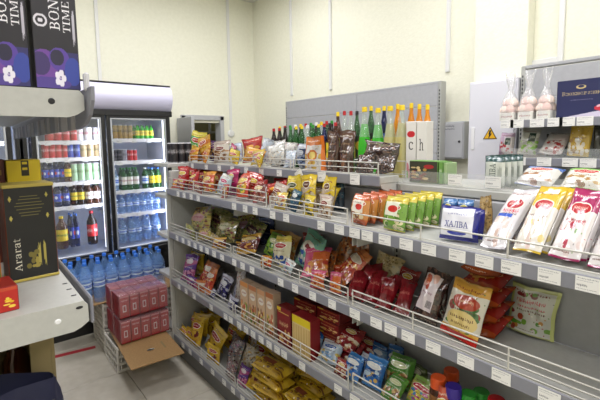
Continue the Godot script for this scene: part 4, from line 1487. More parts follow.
	blobs("mint", 0.3, 0.34, 0.3, 0.12, [Color("b8543a"), Color("d8a04a"), Color("7a2a2a")], 8, 0.07, 118)
	bag_art("orange_pink", "d9662a", "d8507a", "", ["e8943a", "f0b05a", "b83a2a"], 119)
	food_art("orange_back", "c0682a", ["d8843a", "a04a1c", "e0a05a", "7a4a3a", "c8a070"], "", "ffffff", 120, 0.08, 60)
	food_art("pasta_clear", "c8b078", ["d8c48a", "b09858", "e8dcb0", "a88a4a"], "", "ffffff", 121, 0.06, 80)
	fill("crimson", Color("6e0f18"))
	rc("crimson", 0, 0.3, 1, 0.35, Color("821520"))
	scrib("crimson", 0.2, 0.42, 0.6, 0.12, Color("c87a6a"), 122)
	food_art("dates", "3c2420", ["5a362c", "2a1814", "6a4438"], "", "ffffff", 123, 0.08, 60)
	rc("dates", 0.12, 0.12, 0.66, 0.7, Color("dccfd2"))
	blobs("dates", 0.15, 0.14, 0.58, 0.26, [Color("c8643a"), Color("b04a3a"), Color("e0b0a0")], 10, 0.1, 124)
	scrib("dates", 0.18, 0.46, 0.5, 0.06, Color("8a5a6a"), 125)
	for k in 12:
		rc("dates", 0.5 + 0.02 * k, 0.62, 0.01, 0.14, Color("2a2628"))
	bag_art("farm_yellow", "e2dac6", "dfa02a", "", ["4a7a3a", "a83a2a"], 126, 0.2)
	el("farm_yellow", 0.5, 0.35, 0.36, 0.13, Color("a83a24"))
	scrib("farm_yellow", 0.3, 0.31, 0.4, 0.07, Color("f0e2c0"), 127)
	el("farm_yellow", 0.5, 0.68, 0.42, 0.18, Color("d8c07a"))
	scrib("farm_yellow", 0.2, 0.6, 0.6, 0.07, Color("5a3a20"), 128)
	scrib("farm_yellow", 0.25, 0.71, 0.5, 0.06, Color("5a3a20"), 129)
	rc("farm_yellow", 0, 0.88, 1, 0.12, Color("b0241e"))
	bag_art("red_orange", "a82418", "c8541e", "", ["d8842a", "e0a04a", "c03a1e"], 130)
	scrib("red_orange", 0.15, 0.3, 0.7, 0.14, Color("e0b070"), 131)
	bag_art("apple", "dcdcd2", "c2c87c", "", ["5a9a2a", "b8462a", "d8923a", "e0dcd4", "7ab03a", "a83030"], 132, 0.08, 8, 0.08)
	scrib("apple", 0.16, 0.26, 0.62, 0.11, Color("b83440"), 133)
	scrib("apple", 0.2, 0.4, 0.56, 0.06, Color("b83440"), 134)
	blobs("apple", 0.12, 0.14, 0.7, 0.06, [Color("7a2a2a"), Color("5a8a2a")], 6, 0.06, 135)
	rc("apple", 0, 0, 0.08, 1, Color("c2c87c"))
	rc("apple", 0.92, 0, 0.08, 1, Color("c2c87c"))
	# fourth shelf
	bag_art("yellow_black", "d8b01e", "2a2418", "c82a1e", ["e8d04a", "8a6a1a"], 140)
	bag_art("pink_purple", "c0508c", "6a3a9a", "f0e0e8", ["e890b0", "8a2a6a"], 141)
	bag_art("orange_sweet", "d8502a", "e8843a", "f0e0c8", ["f0b04a", "b82a1c"], 142)
	bag_art("navy_white", "26225c", "cfcfe0", "e0e0ea", ["c8c8e0", "3a3488"], 143)
	fill("silver_dark", Color("8a8684"))
	rc("silver_dark", 0.2, 0.3, 0.5, 0.4, Color("2a2a2c"))
	scrib("silver_dark", 0.25, 0.42, 0.4, 0.14, Color("c8c8c4"), 144)
	food_art("pasta_white", "d0c4b8", ["e0d6ca", "b8a090", "c87a70"], "", "ffffff", 145, 0.05, 60)
	for a in [["soup_a", "cf8a4a"], ["soup_b", "b8744a"], ["soup_c", "c8946a"], ["soup_d", "a8643a"]]:
		fill(a[0], Color("c8a888"), Color("a89078"))
		rc(a[0], 0, 0, 1, 0.12, Color(a[1]))
		blobs(a[0], 0.1, 0.5, 0.8, 0.44, [Color(a[1]), Color("d8b04a"), Color("6a8a3a"), Color("b84a2a"), Color("e8d8b0"), Color("7a3a20"), Color("8a9a5a")], 40, 0.085, 146 + hash(a[0]) % 90)
		el(a[0], 0.5, 0.28, 0.35, 0.09, Color("e0d8cc"))
		scrib(a[0], 0.25, 0.25, 0.5, 0.06, Color("8a2a20"), 150)
	fill("biscuit_red", Color("7c1418"), Color("62100f"))
	rc("biscuit_red", 0.1, 0.12, 0.8, 0.03, Color("c8a04a"))
	scrib("biscuit_red", 0.2, 0.35, 0.6, 0.16, Color("d8b880"), 151)
	blobs("biscuit_red", 0.1, 0.6, 0.8, 0.3, [Color("c89a50"), Color("a8743a"), Color("e0c080")], 10, 0.09, 171)
	rc("biscuit_red", 0.0, 0.0, 0.3, 0.1, Color("d8b82a"))
	fill("biscuit_window", Color("d8c088"), Color("7c1418"))
	rc("biscuit_window", 0, 0, 1, 0.2, Color("e0c81e"))
	for k in 7:
		rc("biscuit_window", 0.05 + 0.14 * k, 0.24, 0.1, 0.7, Color("c8a868"))
	bag_art("skyblue", "b8d0e4", "e0e6ec", "2a62b8", ["e0c04a", "6a9ad0"], 152)
	bag_art("red_pack", "8c1a20", "a82a2a", "e0c060", ["c88a5a", "e0d0b0"], 153)
	bag_art("blue_pack", "2a72c8", "3a8ad8", "e8eef4", ["e0b85a", "c0d8ec", "1a4a98"], 154)
	bag_art("blue_white", "8ab0d0", "2a6ab8", "e8eef4", ["e0d8c8", "3a7ac0"], 155)
	bag_art("green_pack", "4a8a2a", "5a9a34", "d8e0a8", ["7a4a2a", "a8743a", "d8b878"], 156)
	bag_art("olive_bag", "5c6a3a", "7a8a4a", "e0d8b0", ["8a5a34", "b88a4a"], 157)
	bag_art("jolly_bag", "c8b84a", "8ab04a", "c82a3a", ["c83a8a", "e8d83a", "3a8ac0"], 158)
	fill("spice", Color("8a5a2a"))
	scrib("spice", 0.1, 0.3, 0.8, 0.3, Color("e0d0a8"), 159)
	# bottom shelf
	bag_art("yellow_bag", "e2b414", "e6bc1e", "b8282a", ["7a2a20", "d09a1a"], 160)
	bag_art("yellow_pack", "ddae16", "e2b81e", "", ["c8961a", "8a5a1a"], 161)
	rc("yellow_pack", 0.2, 0.35, 0.4, 0.25, Color("7a3a1c"))
	food_art("mixed_sweets", "9a8a82", ["c8b8b0", "a84a6a", "5a7a9a", "d8d0c8", "6a4a3a", "c87a8a"], "", "ffffff", 162, 0.06, 110)
	food_art("white_sweets", "c8bca4", ["e0d6c4", "a8926a", "d8a84a", "8a7a6a"], "", "ffffff", 163, 0.06, 80)
	fill("maroon_tub", Color("3c1218"), Color("2c0c10"))
	scrib("maroon_tub", 0.1, 0.35, 0.8, 0.25, Color("8a5a5a"), 164)

# ------------------------------------------------------------------ placing goods on shelves by what the photograph shows of them
const ROOF := {S2: 1.405, S3: 1.235, S4: 0.92, S5: 0.57}

var laid := []
var slim := 1.0          # how far the last bag had to be pressed flat to fit between its neighbours

# the place nearest to AT where a bag of this size does not sit inside one laid before it
func settle(at, b, half, y, reach, may_move):
	var tries := [Vector3.ZERO]
	var full: float = half.z
	if may_move:
		for d in [0.01, -0.01, 0.02, -0.02, 0.03, -0.03, 0.042, -0.042, 0.055, 0.07]:
			tries.append(Vector3(d, 0, 0))
			tries.append(Vector3(d, 0, 0.008))
			tries.append(Vector3(d, 0, -0.008))
			tries.append(Vector3(d, 0, 0.018))
			tries.append(Vector3(d, 0, -0.018))
	for n in tries.size() * 3:
		var d: Vector3 = tries[n % tries.size()]
		slim = [1.0, 0.75, 0.55][n / tries.size()] if may_move else 1.0
		half.z = full * slim
		var p: Vector3 = at + d
		if may_move and d.x != 0.0 and ROOF.has(y) and (p.x - half.z < FX + 0.006 or p.x + half.z + sin(minf(reach / maxf(half.y * 2.0, 0.01), 1.4)) * half.y * 2.0 > BX - 0.004):
			continue
		var c: Vector3 = p + b.y * half.y
		var free := true
		for l in laid:
			if l[3] == y and c.distance_to(l[0]) < half.length() + l[2].length() and boxes_meet(c, b, half, l[0], l[1], l[2]):
				free = false
				break
		if free:
			laid.append([c, b, half, y])
			return p
	slim = 0.7 if may_move else 1.0
	laid.append([at + b.y * half.y, b, half, y])
	return at

func boxes_meet(c0, b0, h0, c1, b1, h1):
	var d: Vector3 = c1 - c0
	var axes := [b0.x, b0.y, b0.z, b1.x, b1.y, b1.z]
	for i in 3:
		for j in 3:
			var q: Vector3 = axes[i].cross(axes[3 + j])
			if q.length() > 0.05:
				axes.append(q.normalized())
	for a in axes:
		var r: float = h0.x * absf(b0.x.dot(a)) + h0.y * absf(b0.y.dot(a)) + h0.z * absf(b0.z.dot(a)) + h1.x * absf(b1.x.dot(a)) + h1.y * absf(b1.y.dot(a)) + h1.z * absf(b1.z.dot(a))
		if absf(d.dot(a)) > r:
			return false
	return true

func goods(y, rows):
	# a row: [name, label, category, shape, print, from column, to column, top row (or minus the height), depth x, thickness, lean, turn, roll, how many, step in x, step in y, step in z]
	for r in rows:
		while r.size() < 17:
			r.append(0.0 if r.size() != 13 else 1)
		var x: float = r[8]
		var za = z_at(r[5], x, y + 0.02)
		var zb = z_at(r[6], x, y + 0.02)
		var w: float = zb - za
		var t: float = r[9] * (0.78 if r[3] == "bag" and r[13] == 1 and r[9] < 0.065 else 1.0)
		var lean := deg_to_rad(r[10])
		var h: float = -r[7] if r[7] < 0 else (y_at(r[7], x + 0.05 * sin(lean), (za + zb) / 2) - y) / maxf(cos(lean), 0.3)
		var sd: int = hash(r[1]) % 100000
		var rise: float = absf(sin(deg_to_rad(r[12]))) * w * 0.5
		if ROOF.has(y):
			var tip: float = za - maxf(0.0, h * sin(deg_to_rad(r[12])))
			if tip < -2.815:
				var push: float = -2.815 - tip
				za += push
				zb += push
			var room_x: float = BX - 0.008 - x - t * 0.5 - maxf(0.0, r[14]) * (r[13] - 1)
			if h * sin(lean) > room_x:
				lean = asin(clampf(room_x / h, 0.0, 1.0))
			var top: float = (ROOF[y] if y < 1.2 or (x > 1.25 and zb < -1.03) else 1.62) - y - t * sin(lean) - 2.0 * rise - maxf(0.0, r[15]) * (r[13] - 1)
			h = minf(h, top / maxf(cos(lean), 0.2))
		var mesh
		if r[3] == "carton":
			mesh = box_mesh(Vector3(w * 0.97, h, t), minf(0.002, t * 0.1), face(r[4]), side(r[4]), Vector3(0, h / 2, 0))
		else:
			mesh = pouch_mesh(w * 0.97, h, t, face(r[4]), sd, r[3], 0.5 if r[3] == "slab" else 1.0)
		for k in int(r[13]):
			var o = obj(r[0], mesh, card if r[3] == "carton" else film)
			o.basis = Basis(Vector3.UP, -PI / 2 + deg_to_rad(r[11])) * Basis(Vector3.RIGHT, -lean) * Basis(Vector3.BACK, deg_to_rad(r[12]))
			var lift: float = t * 0.5 * sin(lean) + rise * cos(lean) + maxf(0.0, -r[15]) * (r[13] - 1)
			var at := Vector3(x + r[14] * k, y + 0.002 + lift + r[15] * k, (za + zb) / 2 + r[16] * k)
			o.position = settle(at, o.basis, Vector3(w * 0.47, h * 0.49, t * 0.5), y, lean * h, r[13] == 1 and y != FAR)
			if r[3] != "carton":
				o.basis = o.basis * Basis.from_scale(Vector3(1, 1, slim))
			var place := ""
			if r[13] > 1:
				if r[15] > 0.01:
					place = ", " + ["lowest", "second", "third", "fourth", "fifth"][k] if k < r[13] - 1 else ", topmost"
				else:
					place = ", " + ["frontmost", "second", "third", "fourth", "fifth"][k] if k < r[13] - 1 else ", rearmost"
			tag(o, r[1] + place, r[2], ("row: " + r[1]) if r[13] > 1 else "")

# bags thrown in between: name, print, columns, top row, depth, label
func heap(y, rows):
	var full := []
	for r in rows:
		var rng := RandomNumberGenerator.new()
		rng.seed = hash(r[6]) % 99991
		full.append([r[0], r[6], "pack" if r[0].ends_with("pack") else "bag", "slab" if r[0].ends_with("pack") else "bag", r[1], r[2], r[3], r[4], r[5], 0.026 + 0.01 * rng.randf(), rng.randf_range(4, 22), rng.randf_range(-14, 14), rng.randf_range(-12, 12)])
	goods(y, full)

func top_shelf_goods():
	# black tins at the end over the end unit
	for r in 2:
		for c in 3:
			var o = tin("black_tin", 0.0265, 0.15, "can_black")
			o.position = Vector3(1.215 + 0.056 * c, S1 + 0.001, -2.93 - 0.058 * r)
			o.rotation.y = 0.6 * c + r
			tag(o, "tall black tin at the end of the top shelf near the doorway", "tin", "black tins over the end unit")
	goods(S1, [
		["crisp_bag", "green crisp bag leaning beside the black tins", "bag", "bag", "crisp_green", 189, 202, 134, 1.46, 0.05, 8, 10, -8],
		["crisp_bag", "orange crisp bag before the green crisp bag on top", "bag", "bag", "crisp_orange", 197, 211, 138, 1.38, 0.05, 6, 0, 6],
		["crisp_bag", "dark purple snack bag on the top shelf", "bag", "bag", "crisp_purple", 206, 219, 142, 1.44, 0.05, 4, -6, -4],
		["cookie_bag", "pale biscuit bag beside the dark purple snack bag", "bag", "bag", "cookie_white", 215, 229, 143, 1.36, 0.05, 6, 8, 6],
		["snack_bag", "small yellow snack bag on the top shelf", "bag", "bag", "snack_yellow", 227, 239, 152, 1.335, 0.035, 10, 0, -9],
		["snack_pack", "white and blue pack behind the small yellow snack bag", "pack", "slab", "pack_whiteblue", 230, 242, 145, 1.45, 0.04, 4, 0, 5],
		["crisp_bag", "big plain red bag with a gold mark on the top shelf", "bag", "bag", "red_big", 238, 258, 140, 1.45, 0.05, 4, 0, 6],
		["snack_bag", "orange snack bag before the big plain red bag", "bag", "bag", "orange_small", 241, 259, 152, 1.36, 0.04, 14, 6, -10],
		["sweet_bag", "clear pale blue bag of sweets on the top shelf", "bag", "bag", "clear_blue", 258, 273, 141, 1.45, 0.05, 6, -5, -8],
		["sweet_bag", "clear white bag of sweets beside the pale blue one", "bag", "bag", "clear_white", 268, 284, 147, 1.36, 0.05, 10, 6, 8],
		["sweet_bag", "clear pastel bag of sweets before the navy pack", "bag", "bag", "clear_pastel", 282, 297, 144, 1.43, 0.05, 4, 0, -5],
		["navy_pack", "small navy pack between clear sweets and the orange pouch", "pack", "slab", "navy_small", 295, 305, 144, 1.42, 0.04, 0, 0, 0],
		["orange_pouch", "orange pouch with a white panel and round biscuit picture", "pouch", "stand", "orange_white", 304, 327, 137, 1.37, 0.06, 0, 0, 0],
		["brown_pouch", "brown stand-up pouch beside the orange pouch", "pouch", "stand", "brown_pouch", 328, 340.5, 131, 1.38, 0.06, 0, 0, 0],
		["brown_pouch", "brown stand-up pouch beside the dark candy heap", "pouch", "stand", "brown_pouch", 341.5, 354, 131, 1.39, 0.06, 0, 0, 0],
		["candy_bag", "large clear bag of dark wrapped candies on the top shelf", "bag", "bag", "dark_candy", 355, 391, 147, 1.42, 0.09, 16, 0, -6],
		["candy_bag", "small clear bag of dark candies at the bracket end", "bag", "bag", "dark_candy", 376, 393, 160, 1.34, 0.04, 30, 10, 6],
	])
	heap(S1, [
		["crisp_bag", "snack_yellow", 212, 224, 144, 1.50, "yellow crisp bag peeping up behind the pale biscuit bag"],
		["crisp_bag", "crisp_orange", 190, 200, 150, 1.345, "small orange crisp bag low beside the black tins"],
		["crisp_bag", "red_yellow", 218, 230, 149, 1.5, "red and yellow crisp bag in the back of the top shelf"],
		["sweet_bag", "mixed_yellow", 252, 266, 153, 1.34, "mixed yellow bag before the clear pale blue sweets"],
		["sweet_bag", "clear_blue", 283, 295, 153, 1.34, "clear blue bag low before the pastel sweets"],
		["sweet_bag", "clear_white", 262, 276, 145, 1.52, "clear white bag far behind the pale blue sweets"],
		["crisp_bag", "orange_small", 203, 212, 151, 1.325, "small orange bag low before the dark purple snack bag"],
		["snack_bag", "magenta_bag", 224, 234, 147, 1.40, "magenta bag between the pale biscuit bag and white pack"],
		["sweet_bag", "pale_blue", 246, 257, 149, 1.51, "pale blue bag behind the orange snack bag"],
		["sweet_bag", "snack_yellow", 259, 269, 156, 1.325, "yellow bag lying low at the top wire"],
		["sweet_bag", "clear_pastel", 274, 285, 143, 1.5, "pastel sweets bag far behind the clear white one"],
		["candy_bag", "dark_candy", 360, 378, 156, 1.345, "dark candy bag low before the large candy bag"],
	])
	goods(FAR, [
		["berry_carton", "dark carton with a food picture on top of the gondola", "box", "carton", "berries", 414, 443, 161, 1.49, 0.075, 0, 0, 0],
		["green_carton", "narrow green box beside the dark food carton", "box", "carton", "greenbox", 443.5, 447.5, 162, 1.49, 0.075, 0, 0, 0],
		["pale_carton", "narrow pale green box between green box and price tag", "box", "carton", "palegreen", 448, 452, 163, 1.5, 0.075, 0, 0, 0],
		["halva_pack", "dark green topped halva pack standing with its lookalikes", "pack", "slab", "halvagreen", 485, 505, 156, 1.48, 0.036, 0, 4, 0, 4, 0.04, 0.0, 0.004],
		["cookie_tray", "white biscuit tray with blue band on the gondola top", "pack", "slab", "packblue", 513, 552, -0.125, 1.475, 0.035, 64, -4, 0],
		["cookie_tray", "white biscuit tray with green band on the gondola top", "pack", "slab", "packgreen", 559, 602, -0.125, 1.475, 0.035, 64, 3, 0],
	])

func second_shelf_goods():
	goods(S2, [
		["snack_bag", "red snack bag nearest the gondola end post on second shelf", "bag", "bag", "red_snack", 170, 180, 167, 1.18, 0.05, 8, 0, 4],
		["snack_bag", "dark red snack bag beside the end-most red one", "bag", "bag", "red_dark", 179, 190, 170, 1.21, 0.05, 10, 8, -8],
		["snack_bag", "red snack bag with yellow mark before a dark red one", "bag", "bag", "red_snack", 187, 198, 174, 1.16, 0.05, 18, -6, 9],
		["snack_bag", "pale yellow mixed snack bag on the second shelf", "bag", "bag", "mixed_yellow", 196, 207, 176, 1.18, 0.05, 14, 5, -9],
		["snack_bag", "small dark purple bag wedged by the mixed yellow bag", "bag", "bag", "crisp_purple", 202, 210, 177, 1.26, 0.04, 6, 0, 4],
		["snack_bag", "orange red snack bag on the second shelf", "bag", "bag", "orange_red", 207, 218, 175, 1.2, 0.05, 14, 0, 10],
		["snack_bag", "pale blue and pink snack bag on the second shelf", "bag", "bag", "pale_blue", 216, 228, 177, 1.17, 0.05, 16, 4, -7],
		["snack_bag", "magenta bag standing behind the pale blue bag", "bag", "bag", "magenta_bag", 227, 239, 171, 1.24, 0.05, 5, 0, 5],
		["snack_bag", "red and yellow snack bag before the magenta bag", "bag", "bag", "red_yellow", 234, 248, 178, 1.165, 0.05, 20, -5, 10],
		["snack_bag", "plain red snack bag beside the magenta bag", "bag", "bag", "red_snack", 244, 259, 176, 1.245, 0.05, 10, 5, -10],
		["snack_bag", "brown and red snack bag before the fence joint", "bag", "bag", "brown_red", 251, 265, 184, 1.16, 0.045, 20, 0, 7],
		["snack_bag", "broad red bag leaning at the second shelf fence joint", "bag", "bag", "red_big", 265, 287, 174, 1.27, 0.045, 10, 8, 12],
		["snack_bag", "brown red biscuit bag before the broad red bag", "bag", "bag", "cookie_white", 268, 284, 186, 1.175, 0.045, 16, -4, -6],
		["snack_bag", "yellow bag with dark green picture on second shelf", "bag", "bag", "yellow_dark", 285, 301, 178, 1.23, 0.05, 10, 0, 6],
		["noodle_bag", "yellow-topped clear bag beside the dark green picture bag", "bag", "bag", "noodle_yellow", 302, 316, 176, 1.2, 0.05, 4, 6, 3],
		["noodle_bag", "yellow-topped clear bag beside the orange wafer packs", "bag", "bag", "noodle_yellow", 316, 331, 178, 1.21, 0.05, 6, -5, -4],
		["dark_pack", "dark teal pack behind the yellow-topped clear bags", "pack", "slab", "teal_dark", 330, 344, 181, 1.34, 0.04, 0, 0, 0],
		["wafer_pack", "orange wafer pack in the orange row on the second shelf", "pack", "slab", "wafer_orange", 350, 369, 196, 1.16, 0.038, 10, -6, 0, 5, 0.043, 0.001, 0.004],
		["wafer_pack", "green wafer pack in the green row on the second shelf", "pack", "slab", "wafer_green", 382, 406, 198, 1.165, 0.038, 10, -6, 0, 5, 0.043, 0.001, 0.006],
		["sweet_pack", "blue and yellow sweet pack behind the blue halva pack", "pack", "slab", "blue_wrap", 437, 450, 199, 1.345, 0.04, 4, 0, 0],
		["sweet_pack", "blue sweet pack close behind the blue halva pack", "pack", "slab", "blue_wrap", 451, 466, 200, 1.355, 0.04, 4, 4, 0],
		["halva_pack", "blue and white halva pack with bold lettering on second shelf", "pack", "slab", "halva", 440, 477, 209, 1.19, 0.045, 12, 8, 0],
		["halva_pack", "blue halva pack tucked behind the bold lettered one", "pack", "slab", "halva", 448, 483, 210, 1.25, 0.045, 10, 6, 0],
		["cookie_bag", "clear bag of tan biscuits beside the blue halva", "bag", "bag", "tan_cookies", 480, 494, 199, 1.34, 0.05, 8, 0, 8],
		["sweet_tray", "white sweet pack with red oval leaning beside the tan biscuits", "pack", "slab", "packwhite", 479, 506, -0.25, 1.15, 0.032, 52, -4, 0],
		["sweet_tray", "yellow-topped white sweet pack stacked among its kind", "pack", "slab", "packyellow", 511, 541, -0.225, 1.145, 0.026, 50, -4, 0, 3, 0.042, -0.006, 0.003],
		["sweet_tray", "magenta-topped white sweet pack stacked beside the yellow-topped ones", "pack", "slab", "packpink", 547, 580, -0.225, 1.145, 0.026, 50, -4, 0, 3, 0.042, -0.006, 0.003],
		["sweet_tray", "magenta-topped white sweet pack in the second magenta row", "pack", "slab", "packpink", 586, 625, -0.225, 1.145, 0.026, 50, -3, 0, 2, 0.042, -0.006, 0.003],
		["sweet_tray", "pale sweet pack with red oval behind the white one", "pack", "slab", "packwhite", 498, 522, -0.2, 1.235, 0.03, 44, -4, 0],
	])
	heap(S2, [
		["snack_bag", "red_dark", 171, 182, 165, 1.31, "dark red bag in the back row by the end post"],
		["snack_bag", "red_snack", 183, 195, 167, 1.32, "red bag in the back row beside the dark red one"],
		["snack_bag", "brown_red", 193, 204, 171, 1.31, "brown red bag in the back behind the mixed yellow bag"],
		["snack_bag", "orange_red", 209, 221, 171, 1.32, "orange red bag in the back row behind the pale blue bag"],
		["snack_bag", "red_yellow", 219, 231, 172, 1.325, "red and yellow bag far behind the magenta bag"],
		["snack_bag", "red_dark", 240, 253, 172, 1.32, "dark red bag in the back row behind the plain red one"],
		["snack_bag", "brown_red", 254, 266, 176, 1.325, "brown red bag in the back row near the fence joint"],
		["snack_bag", "mixed_yellow", 206, 215, 186, 1.148, "mixed yellow bag lying low at the wire fence"],
		["snack_bag", "red_snack", 222, 233, 186, 1.148, "red bag lying low before the pale blue and pink bag"],
		["snack_bag", "red_snack", 176, 186, 179, 1.148, "red bag lying low by the dark red bags"],
		["snack_bag", "teal_dark", 289, 300, 192, 1.16, "dark teal bag low before the yellow picture bag"],
		["snack_bag", "yellow_dark", 294, 306, 177, 1.31, "yellow bag behind the dark green picture bag"],
		["noodle_bag", "noodle_yellow", 309, 323, 175, 1.32, "yellow-topped clear bag in the back row of its kind"],
		["noodle_bag", "cookie_white", 318, 330, 196, 1.145, "pale clear bag low before the yellow-topped bags"],
		["snack_bag", "red_yellow", 172, 181, 180, 1.145, "red and yellow bag low by the end post"],
		["snack_bag", "red_dark", 184, 193, 182, 1.145, "dark red bag low at the wire by the red bags"],
		["snack_bag", "brown_red", 193, 202, 184, 1.145, "brown red bag low before the mixed yellow bag"],
		["snack_bag", "orange_red", 212, 221, 187, 1.2, "orange bag between orange red and pale blue bags"],
		["snack_bag", "red_snack", 237, 247, 189, 1.145, "red bag low before the red and yellow bag"],
		["snack_bag", "red_yellow", 257, 267, 190, 1.2, "red yellow bag low at the fence joint"],
		["snack_bag", "red_snack", 274, 287, 176, 1.33, "red bag at the back behind the broad red bag"],
		["snack_bag", "mixed_yellow", 277, 288, 194, 1.145, "mixed yellow bag low beside the dark teal bag"],
		["noodle_bag", "yellow_dark", 303, 313, 196, 1.145, "yellow green bag low before the yellow-topped bags"],
		["noodle_bag", "noodle_yellow", 323, 336, 180, 1.29, "yellow-topped clear bag beside the dark teal pack"],
	])

func third_shelf_goods():
	for k in 2:
		var o = tin("dark_tub", 0.042, 0.062, "maroon_tub")
		o.position = Vector3(1.24, S3 + 0.001 + 0.064 * k, z_at(179, 1.24, S3 + 0.05))
		tag(o, ["dark maroon tub under another by the gondola end", "dark maroon tub stacked on top by the gondola end"][k], "tub")
	goods(S3, [
		["pasta_bag", "yellow and pink pasta bag beside the maroon tubs", "bag", "bag", "pasta_yellow", 190, 210, 212, 1.2, 0.07, 14, 0, 8],
		["pasta_bag", "yellow green pasta bag behind the yellow pink one", "bag", "bag", "pasta_green", 207, 226, 213, 1.28, 0.06, 14, 4, -8],
		["pasta_bag", "mixed green and maroon pasta bag on the third shelf", "bag", "bag", "pasta_mix", 214, 234, 224, 1.19, 0.07, 26, -4, 10],
		["pasta_bag", "yellow green pasta bag lying beside the mixed pasta", "bag", "bag", "pasta_green", 228, 246, 228, 1.2, 0.06, 30, 6, -12],
		["pasta_bag", "yellow pasta bag leaning behind the mixed pasta", "bag", "bag", "pasta_yellow", 232, 250, 219, 1.31, 0.06, 20, 0, 6],
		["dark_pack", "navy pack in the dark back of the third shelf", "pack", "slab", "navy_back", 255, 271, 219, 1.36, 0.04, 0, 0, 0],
		["grain_bag", "maroon and yellow bag lying beside the green one", "bag", "bag", "maroon_yellow", 238, 255, 240, 1.17, 0.05, 34, 6, 10],
		["grain_bag", "bright green bag on the third shelf", "bag", "bag", "green_bright", 254, 271, 240, 1.2, 0.06, 28, 5, -8],
		["grain_bag", "maroon bag behind the bright green bag", "bag", "bag", "maroon_yellow", 262, 282, 235, 1.3, 0.06, 26, 0, 6],
		["grain_bag", "pale yellow bag with blue picture beside the mint bag", "bag", "bag", "yellow_white", 271, 288, 241, 1.18, 0.06, 20, 4, 6],
		["grain_bag", "mint green bag with a pale round picture", "bag", "bag", "mint", 288, 313, 239, 1.21, 0.06, 20, -6, -10],
		["grain_bag", "brown red bag behind the mint green bag", "bag", "bag", "brown_red", 300, 320, 238, 1.33, 0.05, 16, 0, 6],
		["sweet_bag", "orange and pink sweet bag lying by the mint bag", "bag", "bag", "orange_pink", 304, 325, 259, 1.17, 0.06, 44, 12, 18],
		["sweet_bag", "orange sweet bag lying across the orange pink one", "bag", "bag", "orange_sweet", 321, 342, 258, 1.2, 0.06, 46, -10, -14],
		["sweet_bag", "orange sweet bag in the back beside crimson bags", "bag", "bag", "orange_back", 328, 346, 245, 1.32, 0.06, 26, 0, -12],
		["sweet_bag", "orange clear bag leaning on the back panel upright", "bag", "bag", "orange_back", 348, 372, 242, 1.345, 0.06, 16, 0, 10],
		["pasta_bag", "pale clear pasta bag behind the crimson bags", "bag", "bag", "pasta_clear", 366, 392, 262, 1.33, 0.05, 36, 0, -8],
		["crimson_bag", "crimson bag lying closest to the orange sweets", "bag", "bag", "crimson", 346, 360, -0.15, 1.155, 0.045, 62, 24, 0],
		["crimson_bag", "crimson bag lying second along the fence", "bag", "bag", "crimson", 360, 374, -0.16, 1.155, 0.045, 60, 16, 4],
		["crimson_bag", "crimson bag lying in the middle of its heap", "bag", "bag", "crimson", 375, 389, -0.16, 1.155, 0.045, 58, 20, -4],
		["crimson_bag", "crimson bag leaning beside the date bag", "bag", "bag", "crimson", 390, 404, -0.15, 1.16, 0.045, 56, 14, 5],
		["crimson_bag", "crimson bag resting high on the crimson heap", "bag", "bag", "crimson", 364, 380, -0.13, 1.25, 0.045, 40, 26, 6],
		["crimson_bag", "crimson bag at the back of the crimson heap", "bag", "bag", "red_dark", 384, 404, -0.13, 1.27, 0.045, 36, 10, -8],
		["date_bag", "clear bag of dates with a barcode label", "bag", "bag", "dates", 409, 435, 277, 1.19, 0.05, 24, -4, -4],
		["date_bag", "clear bag of dates behind the barcode labelled one", "bag", "bag", "dates", 426, 445, 279, 1.26, 0.05, 22, 0, 4],
		["snack_bag", "yellow-topped white bag with brown oval before red orange bags", "bag", "bag", "farm_yellow", 438, 479, 289, 1.16, 0.04, 20, 0, -5],
		["snack_bag", "red orange bag in the stack behind the yellow-topped bag", "bag", "bag", "red_orange", 454, 497, -0.15, 1.235, 0.038, 68, -8, 0, 5, 0.0, 0.05, 0.002],
		["fruit_bag", "pale green bag with fruit pictures against the back panel", "bag", "bag", "apple", 504, 553, 291, 1.355, 0.05, 6, 6, -5],
	])
	heap(S3, [
		["pasta_bag", "pasta_yellow", 198, 212, 232, 1.15, "pale pasta bag lying low before the yellow pink pasta"],
		["pasta_bag", "maroon_yellow", 216, 228, 240, 1.148, "maroon bag lying low before the mixed pasta"],
		["pasta_bag", "pasta_mix", 191, 205, 210, 1.32, "mixed pasta bag in the back by the maroon tubs"],
		["grain_bag", "yellow_white", 243, 256, 230, 1.3, "pale yellow bag behind the maroon and yellow one"],
		["grain_bag", "orange_small", 281, 294, 236, 1.32, "orange bag behind the pale yellow and mint bags"],
		["sweet_bag", "orange_pink", 312, 326, 272, 1.146, "orange pink bag low at the wire before the sweets"],
		["sweet_bag", "red_orange", 334, 348, 268, 1.25, "red orange bag between orange sweets and crimson bags"],
		["pasta_bag", "pasta_green", 186, 197, 228, 1.15, "green pasta bag low beside the maroon tubs"],
		["pasta_bag", "pasta_clear", 206, 218, 236, 1.15, "pale pasta bag low before the green maroon pasta"],
		["grain_bag", "green_bright", 246, 257, 243, 1.25, "green bag squeezed behind the maroon and yellow bag"],
		["grain_bag", "maroon_yellow", 228, 240, 246, 1.145, "maroon yellow bag low at the wire by the pasta"],
		["grain_bag", "orange_red", 262, 273, 258, 1.145, "orange red bag low before the bright green bag"],
		["grain_bag", "pale_blue", 281, 292, 262, 1.145, "pale blue bag low before the mint bag"],
		["sweet_bag", "orange_back", 318, 332, 252, 1.26, "orange clear bag between mint bag and orange sweets"],
		["sweet_bag", "orange_pink", 328, 341, 276, 1.146, "orange pink bag low before the crossed orange sweets"],
		["crimson_bag", "crimson", 378, 392, 282, 1.2, "crimson bag standing up in the crimson heap"],
	])

